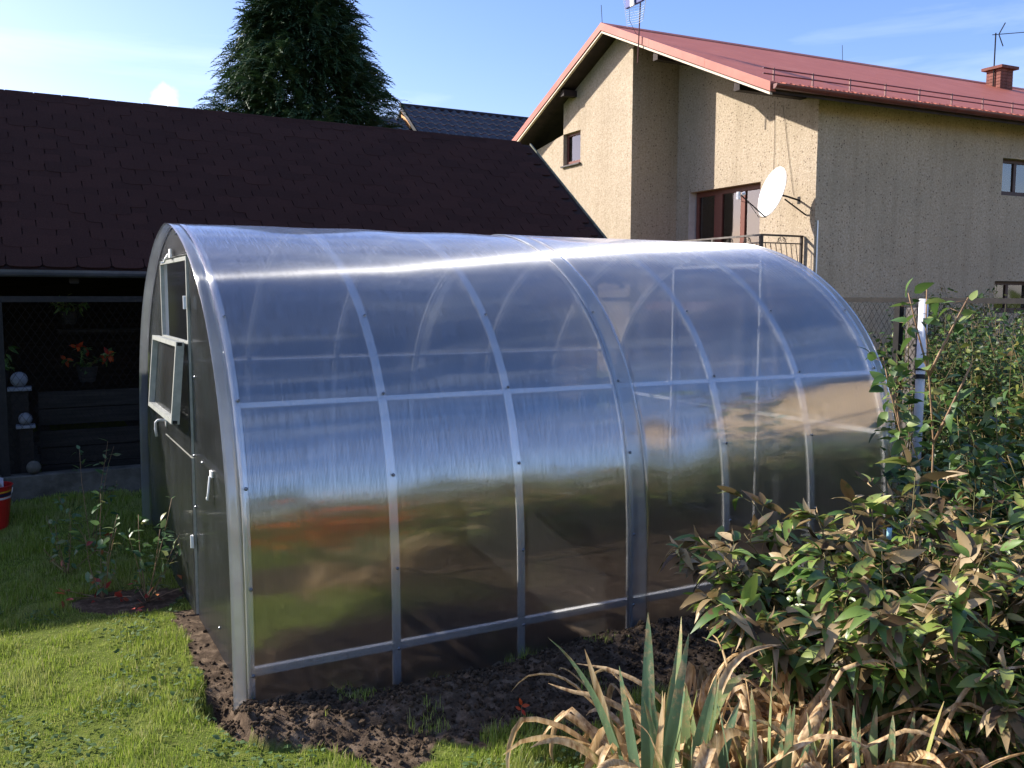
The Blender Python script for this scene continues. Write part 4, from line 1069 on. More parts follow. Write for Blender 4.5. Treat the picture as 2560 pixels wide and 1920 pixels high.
# ================================================================== lawn
def scatter_area(n, x0, x1, y0, y1):
    return rng.uniform(x0, x1, n), rng.uniform(y0, y1, n)
gv = np.array([(-.5, 0, 0), (.5, 0, 0), (.36, .12, .55), (-.36, .12, .55), (0, .42, 1.0)], float)
gf4 = [(0, 1, 2), (0, 2, 3), (3, 2, 4)]
def grass(n, box, hmin, hmax, wid, keep):
    x, y = scatter_area(n, *box)
    m = keep(x, y); x, y = x[m], y[m]; n = len(x)
    z = ground_h(x, y)
    clump = fbm(x * 6, y * 6, 3, 77)
    h = rng.uniform(hmin, hmax, n) * np.clip(2.6 * clump - .35, .25, 2.0)
    a = rng.random(n) * 6.283; w = wid * rng.uniform(.6, 1.4, n)
    ln = rng.uniform(.1, 1.5, n)
    M = np.zeros((n, 4, 4)); c_, s_ = np.cos(a), np.sin(a)
    M[:, 0, 0] = c_ * w; M[:, 1, 0] = s_ * w
    M[:, 0, 1] = -s_ * h * ln; M[:, 1, 1] = c_ * h * ln
    M[:, 2, 2] = h; M[:, 0, 3] = x; M[:, 1, 3] = y; M[:, 2, 3] = z - .003; M[:, 3, 3] = 1
    return M
notsoil = lambda x, y: ~soil_mask(x, y) & ~((x > -.02) & (x < 4.1) & (y > 0) & (y < 3.15))
sparse = lambda x, y: soil_mask(x, y) & (fbm(x * 5, y * 5, 3, 99) > .56) & ~((x > -.02) & (x < 4.1) & (y > 0) & (y < 3.15))
Mg = np.concatenate([
    grass(150000, (-1.5, 1.6, -1.9, 1.9), .018, .048, .0030, notsoil),
    grass(80000, (-3.0, 0.5, 1.9, 3.95), .028, .06, .0045, notsoil),
    grass(26000, (-0.2, 2.3, -1.9, 0.1), .020, .055, .0030, sparse),
    grass(16000, (0.7, 1.6, -1.75, -.75), .03, .075, .0032, lambda x, y: y < -.8 + .1 * np.sin(x * 9)),
])
M_grass = leaf_mat('lawn_grass', [(0.0, (0.17, 0.25, 0.03)), (0.45, (0.27, 0.36, 0.045)), (0.78, (0.36, 0.43, 0.09)), (0.92, (0.40, 0.40, 0.13)), (1.0, (0.52, 0.46, 0.24))], 0.38, 0.5, 0.3, patch=(.40, .40, .16))
o = batch('grass', gv, gf4, Mg, M_grass, None, smooth=False)
o['kind'] = 'stuff'; o['label'] = 'short sunlit green lawn grass beside the greenhouse'; o['category'] = 'grass'
# broad leaved weeds between the blades
lv, lf = leaf_template(3, .30, .15, .2, .8)
n = 9000; x, y = scatter_area(n, -1.5, 1.5, -1.9, 1.9); m = notsoil(x, y) & (fbm(x * 2.6, y * 2.6, 3, 55) > .44); x, y = x[m], y[m]; n = len(x)
a = rng.random(n) * 6.283; e = rng.uniform(-.1, .7, n)
Ms = frame_mats(np.stack([x, y, ground_h(x, y) + rng.uniform(.012, .034, n)], 1), np.stack([np.cos(a) * np.cos(e), np.sin(a) * np.cos(e), np.sin(e)], 1), np.stack([rng.normal(0, .3, n), rng.normal(0, .3, n), np.ones(n)], 1), rng.uniform(.014, .034, n))
M_weed = leaf_mat('lawn_weeds', [(0.0, (0.05, 0.10, 0.03)), (0.6, (0.09, 0.15, 0.05)), (1.0, (0.15, 0.21, 0.10))], 0.25, 0.75, 0.15)
o = batch('weed_leaves', lv, lf, Ms, M_weed, None); o['kind'] = 'stuff'; o['label'] = 'broad clover and plantain leaves in the lawn'; o['category'] = 'weeds'

# soil clods and crumbs
ico = []
phi = (1 + 5 ** .5) / 2
for a_, b_ in ((-1, phi), (1, phi), (-1, -phi), (1, -phi)):
    ico += [(a_, b_, 0)]
for a_, b_ in ((-1, phi), (1, phi), (-1, -phi), (1, -phi)): ico += [(0, a_, b_)]
for a_, b_ in ((phi, -1), (phi, 1), (-phi, -1), (-phi, 1)): ico += [(a_, 0, b_)]
ico = np.array(ico, float) / 1.9
icf = [(0, 11, 5), (0, 5, 1), (0, 1, 7), (0, 7, 10), (0, 10, 11), (1, 5, 9), (5, 11, 4), (11, 10, 2), (10, 7, 6), (7, 1, 8), (3, 9, 4), (3, 4, 2), (3, 2, 6), (3, 6, 8), (3, 8, 9), (4, 9, 5), (2, 4, 11), (6, 2, 10), (8, 6, 7), (9, 8, 1)]
n = 30000; x, y = scatter_area(n, -.25, 3.3, -1.5, 1.3)
out_ = ~((x > -.03) & (y > -.015)); m = soil_mask(x, y) & out_ & (rng.random(n) < np.clip(1.25 - np.abs(y + .3) * 1.3, .12, 1)); x, y = x[m], y[m]; n = len(x)
sz = .0022 + .011 * rng.random(n) ** 5 + .004 * rng.random(n)
Q = rng.normal(size=(n, 3, 3)); Q, _ = np.linalg.qr(Q)
M = np.zeros((n, 4, 4)); M[:, :3, :3] = Q * (sz[:, None, None] * rng.uniform(.6, 1.3, (n, 1, 3))); M[:, 0, 3] = x; M[:, 1, 3] = y; M[:, 2, 3] = ground_h(x, y) + sz * .35; M[:, 3, 3] = 1
M_clod = noise_mat('crumbly_dark_soil', (0.034, 0.024, 0.016), (0.10, 0.070, 0.045), 40, 0.95, 0.6, spec=.1, objrand=.45)
o = batch('soil_clods', ico, icf, M, M_clod, None, smooth=False); o['kind'] = 'stuff'; o['label'] = 'crumbly dark soil clods dug up along the greenhouse wall'; o['category'] = 'soil'
# a few big clods, deformed
for k in range(16):
    cx_ = rng.uniform(.02, 2.3); cy_ = rng.uniform(-.5, -.18)
    pass

# ================================================================== plants
def grow(root, base, stems, leaf_sets, stem_mat, n_single=300, stem_r=.004, wilt=None):
    """stems: list of point lists; leaf_sets: list of (template, matrices, material)"""
    mb = MB()
    for pts, r_ in stems: mb.tube(pts, r_, 5, r_ * .45)
    if mb.v: build('stems', mb, stem_mat, root, smooth=True)
    allm = []
    for si, (tmpl, Ms, mat) in enumerate(leaf_sets):
        for M in Ms: allm.append((float(np.linalg.norm(M[:3, 3] - CAM)), si, M))
    allm.sort(key=lambda a: a[0])
    meshes = {}
    for k, (d, si, M) in enumerate(allm[:n_single]):
        if si not in meshes:
            tv, tf = leaf_sets[si][0]; me = bpy.data.meshes.new('leaf'); me.from_pydata([tuple(v) for v in tv], [], tf); me.update()
            me.polygons.foreach_set('use_smooth', np.ones(len(me.polygons), bool)); me.materials.append(leaf_sets[si][2]); meshes[si] = me
        place('leaf', meshes[si], root, M)
    for si in range(len(leaf_sets)):
        rest = [M for d, s_, M in allm[n_single:] if s_ == si]
        if rest: batch('foliage', np.array(leaf_sets[si][0][0]), leaf_sets[si][0][1], rest, leaf_sets[si][2], root, kind='stuff')

def curve_pts(p, d, L, droop, n=7, wob=.02):
    p = np.array(p, float); d = np.array(d, float); d /= np.linalg.norm(d); pts = [p.copy()]
    for i in range(n):
        d = d + np.array([0, 0, -droop / n]) + rng.normal(0, wob, 3); d /= np.linalg.norm(d); p = p + d * L / n; pts.append(p.copy())
    return pts

T_lance = [leaf_template(5, .18, .25, c_, .75, tw_) for c_, tw_ in ((.25, .2), (.55, -.4), (.05, .5), (.9, .3))]
T_dry = [leaf_template(6, .13, .8, c_, .75, tw_) for c_, tw_ in ((1.1, 1.5), (.7, -1.8), (-.6, 1.0))]
T_ovate = [leaf_template(5, .27, .2, c_, .62, 0.1) for c_ in (.15, .4)]
M_pgreen = leaf_mat('peony_green', [(0, (.045, .10, .02)), (.35, (.095, .175, .03)), (.7, (.18, .26, .05)), (.9, (.30, .34, .09)), (1, (.42, .39, .15))], .25, .38, .5, blotch=.25, bcol=(.12, .075, .03))
M_pbrown = leaf_mat('peony_brown', [(0, (.06, .035, .02)), (.35, (.14, .095, .04)), (.7, (.28, .20, .09)), (1, (.50, .38, .22))], .22, .5, .3, blotch=.3, bcol=(.05, .055, .02))
M_ptan = leaf_mat('peony_dry_tan', [(0, (.26, .17, .085)), (.5, (.42, .30, .165)), (1, (.54, .42, .27))], .25, .6, .2)
M_stem = noise_mat('green_brown_stem', (.09, .10, .03), (.20, .13, .06), 12, .6)
M_stem_red = noise_mat('tan_cane', (.22, .13, .07), (.36, .23, .13), 12, .6)

def peony(root, cx, cy, rx, ry, H, nst, leaves_per, brown_top=.55, seedlean=(0, 0), lsize=.105):
    stems = []; sets = {('g', i): [] for i in range(4)}; sets.update({('b', i): [] for i in range(4)}); sets.update({('t', i): [] for i in range(3)})
    for k in range(nst):
        a = rng.random() * 6.283; r_ = math.sqrt(rng.random())
        bx, by = cx + rx * .45 * r_ * math.cos(a), cy + ry * .45 * r_ * math.sin(a)
        lean = .15 + .75 * r_
        d = np.array([math.cos(a) * lean * rx / .6 + seedlean[0], math.sin(a) * lean * ry / .6 + seedlean[1], 1.0])
        L = H * rng.uniform(.78, 1.12) * (1 - .12 * r_)
        pts = curve_pts((bx, by, float(ground_h(bx, by)) - .01), d, L, .25 + .3 * r_, 8)
        stems.append((pts, rng.uniform(.0035, .0055)))
        nodes = int(leaves_per * rng.uniform(.8, 1.2))
        for j in range(nodes):
            t_ = .14 + .86 * (j + rng.random() * .5) / nodes; i0 = min(int(t_ * 8), 7); f_ = t_ * 8 - i0
            p = pts[i0] * (1 - f_) + pts[i0 + 1] * f_; ax = pts[i0 + 1] - pts[i0]; ax /= np.linalg.norm(ax)
            la = rng.random() * 6.283; up = rng.uniform(.1, .8) + (.5 if t_ > .9 else 0)
            out = np.array([math.cos(la), math.sin(la), 0]); pd = out + ax * up; pd /= np.linalg.norm(pd)
            pl = rng.uniform(.03, .11) * (1.15 - .5 * t_)
            q = p + pd * pl; stems.append(([p, p + pd * pl * .5 + [0, 0, .006], q], .0018))
            nl = rng.integers(3, 7) if t_ > .3 else rng.integers(2, 4)
            for m_ in range(nl):
                an = (m_ - (nl - 1) / 2) * rng.uniform(.35, .6); side = np.cross(pd, [0, 0, 1.0]); side /= np.linalg.norm(side) + 1e-6
                ld = pd * math.cos(an) + side * math.sin(an) + np.array([0, 0, rng.uniform(-.45, .25)])
                dry = rng.random(); kind = 'g'
                pb = brown_top * max(0, (t_ - .35) / .65) ** 1.2 * 1.3
                if dry < pb: kind = 'b'
                if rng.random() < .05 + .10 * t_ : kind = 't'
                i_ = int(rng.integers(0, 3 if kind == 't' else 4))
                s_ = lsize * rng.uniform(.6, 1.25) * (.8 if kind == 't' else 1)
                sets[(kind, i_)].append((q + ld * .004, ld, s_))
    ls = []
    for (k, i), arr in sets.items():
        if not arr: continue
        P = np.array([a[0] for a in arr]); D = np.array([a[1] for a in arr]); N = rng.normal(0, .45, (len(arr), 3)) + [0, 0, 1]
        s_ = np.array([a[2] for a in arr])
        ls.append(((T_dry if k == 't' else T_lance)[i], frame_mats(P, D, N, s_), {'g': M_pgreen, 'b': M_pbrown, 't': M_ptan}[k]))
    grow(root, None, stems, ls, M_stem)
pe = thing('peony_bush', 'large peony bush with browning leaf tips in front of the greenhouse', 'bush', (2.06, -1.40, 0), 0, 'browning peony bushes')
peony(pe, 2.25, -1.45, .47, .48, .97, 60, 24, .38, lsize=.112)
pe2 = thing('peony_bush', 'peony bush at the right edge with dry brown and tan top leaves', 'bush', (2.8, -1.35, 0), 0, 'browning peony bushes')
peony(pe2, 2.88, -1.38, .56, .50, .96, 48, 20, .5, lsize=.092)
pe3 = thing('peony_bush', 'low dark green peony clump in the shade at the lower right', 'bush', (2.25, -1.9, 0), 0, 'browning peony bushes')
peony(pe3, 2.25, -1.88, .30, .26, .42, 28, 16, .2, lsize=.09)

# iris ------------------------------------------------------------------
def ribbon(pts, wid, nrm0, twist=0, cup=.2):
    pts = [np.array(p, float) for p in pts]; n = len(pts); vs = []; nn = np.array(nrm0, float)
    for i, p in enumerate(pts):
        d = pts[min(i + 1, n - 1)] - pts[max(i - 1, 0)]; d /= np.linalg.norm(d) + 1e-9
        nn = nn - d * (nn @ d); nn /= np.linalg.norm(nn) + 1e-9
        s_ = np.cross(d, nn)
        a = twist * i / n; ss = s_ * math.cos(a) + nn * math.sin(a); n2 = np.cross(ss, d)
        w = wid[i]
        vs += [p - ss * w + n2 * w * cup, p, p + ss * w + n2 * w * cup]
    fs = []
    for i in range(n - 1):
        o = i * 3; fs += [(o, o + 3, o + 4, o + 1), (o + 1, o + 4, o + 5, o + 2)]
    return MB().add(vs, fs)
def iris_mat(name, stops, tipbrown):
    t = NT(name)
    oi = t.n('ShaderNodeObjectInfo').outputs['Random']
    c = t.ramp(oi, stops)
    gp = t.n('ShaderNodeNewGeometry').outputs['Position']
    st = t.n('ShaderNodeMapping', {'Vector': gp, 'Scale': (60, 60, 6)}).outputs[0]
    nz = t.n('ShaderNodeTexNoise', {'Vector': st, 'Scale': 1.0, 'Detail': 4}).outputs['Fac']
    nb = t.n('ShaderNodeTexNoise', {'Vector': gp, 'Scale': 26.0, 'Detail': 5, 'Roughness': .7}).outputs['Fac']
    at_ = t.n('ShaderNodeAttribute', attribute_name='along').outputs['Fac']
    s1_ = t.n('ShaderNodeMath', {0: at_, 1: tipbrown, 2: -.35}, operation='MULTIPLY_ADD').outputs[0]
    s2_ = t.n('ShaderNodeMath', {0: nb, 1: 1.3, 2: s1_}, operation='MULTIPLY_ADD').outputs[0]
    f = t.n('ShaderNodeMapRange', {'Value': s2_, 'From Min': .62, 'From Max': .86}).outputs[0]
    dry = t.ramp(nz, [(.3, (.24, .13, .06)), (.5, (.55, .38, .20)), (.7, (.70, .55, .34))])
    c = t.n('ShaderNodeMix', {'Factor': f, 'A': c, 'B': dry}, data_type='RGBA').outputs['Result']
    hs_ = t.n('ShaderNodeMapRange', {'Value': nz, 'To Min': .75, 'To Max': 1.25}).outputs[0]
    c = t.n('ShaderNodeHueSaturation', {'Color': c, 'Value': hs_}).outputs[0]
    bp = t.n('ShaderNodeBump', {'Height': nz, 'Strength': .4, 'Distance': .004}).outputs[0]
    p = t.n('ShaderNodeBsdfPrincipled', {'Base Color': c, 'Roughness': .5, 'Specular IOR Level': .35, 'Normal': bp}).outputs[0]
    tr = t.n('ShaderNodeBsdfTranslucent', {'Color': c}).outputs[0]
    return t.out(t.n('ShaderNodeMixShader', {0: .34, 1: p, 2: tr}).outputs[0])
M_iris = iris_mat('iris_leaf_green', [(0, (.12, .21, .12)), (.5, (.18, .29, .16)), (.85, (.27, .34, .15)), (1, (.40, .42, .12))], .42)
M_iris_old = iris_mat('iris_leaf_yellowing', [(0, (.14, .17, .06)), (.5, (.26, .28, .06)), (1, (.34, .28, .12))], .85)
M_iris_dry = iris_mat('iris_leaf_withered', [(0, (.30, .20, .10)), (.5, (.55, .40, .23)), (1, (.68, .54, .35))], 1.6)
def iris_leaf(root, base, d, L, w, droop, twist, mat, n0=None, seg=14, kink=None, wob=.02, cup=.18):
    p = np.array(base, float); d = np.array(d, float); d /= np.linalg.norm(d); pts = [p.copy()]
    for i in range(seg):
        t_ = (i + 1) / seg
        g_ = droop * t_ ** 1.5 / seg * 2.2
        if kink and abs(t_ - kink) < .06: g_ += 1.1
        d = d + np.array([0, 0, -g_]) + rng.normal(0, wob, 3) * t_; d /= np.linalg.norm(d)
        p = p + d * L / seg; pts.append(p.copy())
    wid = [w * (.75 + .25 * math.sin(min(1, i / seg * 1.6) * 1.57)) * (1 - (i / seg) ** 3.2) ** .8 + .0008 for i in range(seg + 1)]
    side = np.cross(d, [0, 0, 1.0]); 
    a = rng.random() * 6.28
    if n0 is None: n0 = np.array([math.cos(a), math.sin(a), .2])
    mb = ribbon(pts, wid, n0, twist, cup)
    o = build('leaf', mb, mat, root, smooth=True)
    at_ = o.data.attributes.new('along', 'FLOAT', 'POINT')
    at_.data.foreach_set('value', np.repeat(np.linspace(0, 1, seg + 1), 3).astype(np.float32))
    return o
def iris_plant(label, cx, cy, greens, olds, drys, H, spread, base_r=.08, lean=(0, 0)):
    root = thing('iris_plant', label, 'iris', (cx, cy, float(ground_h(cx, cy))), 0, 'irises in the flower bed')
    for kind, n_ in (('g', greens), ('o', olds), ('d', drys)):
        for k in range(n_):
            a = rng.random() * 6.283; r_ = base_r * math.sqrt(rng.random())
            b = (cx + r_ * math.cos(a), cy + r_ * math.sin(a)); z = float(ground_h(*b)) - .01
            if kind == 'g':
                le = spread * rng.random() ** 1.3 * .45
                iris_leaf(root, (*b, z), (math.cos(a) * le + lean[0], math.sin(a) * le + lean[1], 1), H * rng.uniform(.6, 1.05), rng.uniform(.014, .021), rng.uniform(0, .35), rng.uniform(-.7, .7), M_iris)
            elif kind == 'o':
                le = spread * rng.uniform(.4, 1.1)
                iris_leaf(root, (*b, z), (math.cos(a) * le + lean[0], math.sin(a) * le + lean[1], 1), H * rng.uniform(.6, 1.0), rng.uniform(.012, .018), rng.uniform(.8, 2.6), rng.uniform(-1.2, 1.2), M_iris_old, kink=rng.uniform(.45, .75) if rng.random() < .4 else None)
            else:
                le = spread * rng.uniform(.4, 1.5)
                iris_leaf(root, (*b, z), (math.cos(a) * le + lean[0], math.sin(a) * le + lean[1], 1), H * rng.uniform(.75, 1.5), rng.uniform(.010, .026), rng.uniform(1.0, 3.0), rng.uniform(-2.5, 2.5), M_iris_dry, kink=rng.uniform(.4, .75) if rng.random() < .7 else None, wob=.15, cup=.7)
    return root
# tall grey-green fan, with hand-placed leaves
ir = thing('iris_plant', 'tall grey-green iris fan, the highest upright leaves in the flower bed', 'iris', (.87, -1.56, 0), 0, 'irises in the flower bed')
rx_, fx_ = np.array([Rv[0], Rv[1], 0]), np.array([Fv[0], Fv[1], 0])
for (o_, le, L, w, dr, tw_, mt) in ((-.02, -.02, .60, .022, .02, .15, 'g'), (.03, .10, .52, .022, .1, -.2, 'g'), (.05, .03, .60, .017, .0, .3, 'g'), (-.04, -.22, .50, .020, .15, .2, 'g'), (-.06, -.40, .52, .019, .35, .1, 'o'), (-.05, -.42, .60, .017, 1.2, .3, 'g'),
                                (.0, .16, .58, .016, .1, -.3, 'g'), (-.02, .05, .42, .014, .2, .5, 'o'), (.08, .25, .46, .02, .1, .1, 'g'), (.1, .20, .50, .022, 2.4, .2, 'g'), (.12, .12, .44, .022, 2.9, -.1, 'o'), (-.08, -.25, .47, .014, 1.4, .6, 'd'), (.02, -.1, .50, .014, 2.4, .8, 'd'),
                                (.14, .3, .40, .018, .4, .2, 'g'), (-.1, -.5, .36, .012, 3., 1., 'd'), (-.12, -.55, .34, .012, 3.4, 1.4, 'd'), (.06, .35, .40, .014, 3.2, 1., 'd')):
    b = np.array([.96, -1.60, 0]) + rx_ * o_ + fx_ * rng.uniform(-.04, .05); b[2] = float(ground_h(b[0], b[1])) - .01
    d = rx_ * le * .7 + fx_ * rng.uniform(-.12, .08) + [0, 0, 1]
    nrm_side = {'g': M_iris, 'o': M_iris_old, 'd': M_iris_dry}[mt]
    iris_leaf(ir, b, d, L * 1.22, w * 1.25, dr, tw_, nrm_side, n0=-fx_ - rx_ * rng.uniform(.4, 1.2), wob=.012 if mt != 'd' else .06, cup=.15 if mt != 'd' else .6, kink=.6 if mt == 'd' else None)
iris_plant('iris clump with arching yellow-green leaves just right of the tall fan', 1.06, -1.64, 9, 6, 12, .58, .5)
iris_plant('low iris with broad dark blades and curled tan tips at the bottom edge', 1.24, -1.80, 10, 8, 32, .56, .7, .12)
iris_plant('withered iris clump of papery tan leaves below the peony bush', 1.36, -1.62, 3, 8, 60, .54, .7, .17)
iris_plant('withered iris clump with hanging brown leaves under the right peony stems', 1.66, -1.72, 4, 8, 56, .52, .7, .17)
iris_plant('right-hand iris clump with long arching dry leaves over dark soil', 1.62, -1.90, 8, 7, 34, .52, .8, .14)
iris_plant('small withered iris tuft left of the tall iris fan', .66, -1.50, 0, 0, 5, .20, .7, .05)
iris_plant('dry iris remnant with short crumpled leaves in the middle of the bed', 1.14, -1.42, 3, 6, 44, .48, .7, .15)
iris_plant('crumpled tan iris leaves at the foot of the peony bush', 1.86, -1.66, 2, 4, 40, .50, .7, .15)

# raspberry canes, saplings, far bushes -----------------------------------
M_rasp = leaf_mat('raspberry_leaf', [(0, (.045, .10, .025)), (.4, (.08, .155, .035)), (.8, (.14, .22, .055)), (1, (.25, .30, .10))], .3, .45, .4)
M_bushd = leaf_mat('dark_bush_leaf', [(0, (.018, .042, .014)), (.5, (.03, .065, .02)), (1, (.06, .10, .03))], .25, .45, .4)
M_yel = leaf_mat('yellowing_vine_leaf', [(0, (.10, .14, .03)), (.4, (.20, .23, .05)), (.8, (.32, .30, .08)), (1, (.36, .22, .10))], .35, .5, .3)
def leafy(root, stems_pts, n_per, size, tmpl, mat, stem_mat, out=.08, single=300, stem_r=.006, up=.4, nl=1):
    stems = [(p, stem_r * rng.uniform(.7, 1.2)) for p in stems_pts]; P = []; D = []
    for pts in stems_pts:
        m_ = len(pts) - 1
        for j in range(n_per):
            t_ = .12 + .88 * rng.random() ** .8; i0 = min(int(t_ * m_), m_ - 1); f_ = t_ * m_ - i0; p = pts[i0] * (1 - f_) + pts[i0 + 1] * f_
            a = rng.random() * 6.283; dd = np.array([math.cos(a), math.sin(a), rng.uniform(-.3, up + .2)]); q = p + dd * rng.uniform(.2, 1) * out
            if out > .05 and rng.random() < .4: stems.append(([p, q], .0016))
            for k in range(nl):
                P.append(q); D.append(dd + rng.normal(0, .45, 3))
    P, D = np.array(P), np.array(D); N = rng.normal(0, .5, P.shape) + [0, 0, 1]; s_ = size * rng.uniform(.55, 1.3, len(P))
    k = rng.integers(0, len(tmpl), len(P))
    mats = mat if isinstance(mat, list) else [mat]
    km = rng.integers(0, len(mats), len(P))
    M = frame_mats(P, D, N, s_)
    ls = [(tmpl[i], M[(k == i) & (km == j)], mats[j]) for i in range(len(tmpl)) for j in range(len(mats)) if ((k == i) & (km == j)).any()]
    grow(root, None, stems, ls, stem_mat, n_single=single)
# tall sapling near the white pole
def zg(x, y): return float(ground_h(x, y))
sp_ = thing('young_sapling', 'thin tan-stemmed sapling rising above the fence rail beside the white pole', 'sapling', (3.35, -.80, 0), 0, 'young saplings')
st1 = [np.array(p) for p in ((3.35, -.80, 0), (3.36, -.78, .5), (3.38, -.76, 1.0), (3.36, -.73, 1.35), (3.33, -.72, 1.60), (3.35, -.70, 1.80))]
leafy(sp_, [st1, curve_pts(st1[3], (-.25, .15, 1), .45, .1, 4), curve_pts(st1[3], (.4, -.2, 1), .45, .1, 4), curve_pts(st1[2], (.3, -.3, 1), .45, .2, 4)], 15, .095, T_ovate, M_rasp, M_stem_red, .07, stem_r=.008)
sp2 = thing('young_sapling', 'leaning thin sapling close to the right end of the greenhouse', 'sapling', (3.55, -.72, 0), 0, 'young saplings')
st2 = [np.array(p) for p in ((3.50, -.70, 0), (3.48, -.62, .5), (3.45, -.52, .95), (3.44, -.42, 1.25), (3.45, -.36, 1.42))]
leafy(sp2, [st2, curve_pts(st2[2], (.1, .3, 1), .4, .1, 4)], 30, .085, T_ovate, M_rasp, M_stem_red, .09, stem_r=.007)
def bush(name, label, cat, cx, cy, rx, ry, H, nst, n_per, size, tm, mat, group=None, z0=None, out=.1, single=300, lean=.35):
    z = zg(cx, cy) if z0 is None else z0
    r0 = thing(name, label, cat, (cx, cy, z), 0, group); S_ = []
    for k in range(nst):
        a = rng.random() * 6.283; r_ = math.sqrt(rng.random())
        S_.append(curve_pts((cx + rx * r_ * math.cos(a), cy + ry * r_ * math.sin(a), z - .01), (math.cos(a) * lean * r_, math.sin(a) * lean * r_, 1), H * rng.uniform(.7, 1.1), .25, 7, .05))
    leafy(r0, S_, n_per, size, tm, mat, M_stem, out, single=single)
    return r0
bush('raspberry_bush', 'leafy green raspberry bush beside the far end of the greenhouse', 'bush', 4.15, -.62, .42, .35, 1.05, 26, 46, .085, T_ovate, [M_rasp, M_rasp, M_bushd], 'garden bushes', out=.13)
bush('raspberry_bush', 'tall leafy bush in the middle behind the right peony', 'bush', 4.15, -1.35, .45, .4, .95, 26, 44, .085, T_ovate, [M_bushd, M_rasp], 'garden bushes', out=.13)
bush('raspberry_bush', 'dark leafy bush at the right edge below the yellowing vine', 'bush', 4.4, -2.0, .45, .4, .92, 24, 40, .09, T_ovate, [M_bushd, M_bushd, M_rasp], 'garden bushes', out=.13)
bush('raspberry_bush', 'sunlit bush against the fence right of the fence post', 'bush', 5.7, .15, .35, .6, 1.12, 28, 46, .085, T_ovate, [M_rasp, M_yel], 'garden bushes', out=.12)
bush('raspberry_bush', 'green bush against the fence just behind the greenhouse end', 'bush', 5.3, 1.3, .45, .5, 1.15, 26, 42, .08, T_ovate, [M_rasp, M_bushd], 'garden bushes', out=.12)
bush('raspberry_bush', 'dark green bush against the fence at the far right', 'bush', 5.4, -1.0, .45, .5, 1.1, 28, 44, .085, T_ovate, [M_rasp, M_bushd, M_yel], 'garden bushes', out=.12)
bush('vine', 'yellow-green vine hanging in the mesh of the right fence', 'vine', 6.22, .2, .06, .9, 1.28, 26, 40, .07, T_ovate, [M_yel, M_yel, M_rasp], out=.08, z0=0.05)
bush('vine', 'brown dried vine tangled in the mesh left of the fence post', 'vine', 6.24, 2.0, .05, .35, 1.5, 22, 14, .05, T_dry, [M_ptan, M_yel, M_pbrown], out=.06, z0=0.05)
for (cx_, cy_, h_, lab) in ((7.1, 2.6, 1.36, 'clipped hedge bush behind the fence next to the greenhouse'), (7.2, 1.3, 1.5, 'clipped hedge bush behind the fence post and white pole'), (7.2, .1, 1.55, 'bright hedge bush behind the fence at the right edge'), (8.6, 2.2, 1.7, 'taller bright shrub in front of the shaded house wall')):
    bush('hedge_bush', lab, 'hedge', cx_, cy_, .5, .7, h_ * .98, 90, 60, .065, T_ovate, [M_rasp, M_bushd], 'hedge behind the fence', z0=0.0, out=.12, single=60)
bush('hedge_bush', 'yellow-green conifer shrub below the lower right house window', 'hedge', 13.6, 6.3, .5, .4, 1.95, 40, 50, .08, T_lance, [M_rasp, M_yel], 'hedge behind the fence', z0=0.0, out=.15, single=20)
lg = thing('log', 'pale barkless log lying along the vine on the right fence', 'log', (6.45, .1, 1.15))
build('trunk', MB().tube([(6.55, .62, 1.33), (6.56, .2, 1.34), (6.57, -.3, 1.335), (6.6, -.9, 1.32)], .065, 12), noise_mat('pale_barkless_wood', (.42, .28, .16), (.60, .44, .28), 6, .8, .3, stretch=(4, .6, 4)), lg, smooth=True)
build('support', MB().box((6.55, -.85, 0), (6.62, -.78, 1.25)).box((6.52, .45, 0), (6.59, .52, 1.26)), M_wood_dark, lg)
# poles
wp = thing('white_pole', 'white painted pole leaning between the saplings', 'pole', (4.6, .26, 0))
build('shaft', MB().tube([(4.54, .24, -.05), (4.56, .25, 1.1), (4.60, .28, 1.745)], .031, 14), noise_mat('chalky_white_paint', (.60, .60, .62), (.78, .78, .80), 14, .55), wp, smooth=True)
build('bands', MB().tube([(4.5588, .2485, 1.205), (4.5620, .2515, 1.235)], .0325, 14).tube([(4.5655, .2545, 1.262), (4.5670, .2550, 1.275)], .0325, 14), M_black, wp)
stk = thing('metal_stake', 'thin rusty tube stake with a pale blue tip in the peony bush', 'stake', (2.37, -1.33, 0))
build('shaft', MB().tube([(2.36, -1.33, 0), (2.37, -1.325, .74)], .0095, 10), noise_mat('rusty_tube', (.20, .17, .07), (.34, .24, .12), 14, .6), stk, smooth=True)
build('tip', MB().tube([(2.37, -1.325, .741), (2.371, -1.3245, .79)], .0105, 10), noise_mat('blue_tip', (.22, .46, .56), (.35, .58, .66), 20, .5), stk, smooth=True)
conc = thing('fence_post', 'pale grey concrete post of the right fence beside the white pole', 'post', (6.34, 1.72, 0))
build('shaft', MB().box((6.305, 1.66, 0), (6.40, 1.78, 1.66)), M_rusty, conc, bevel=.01)

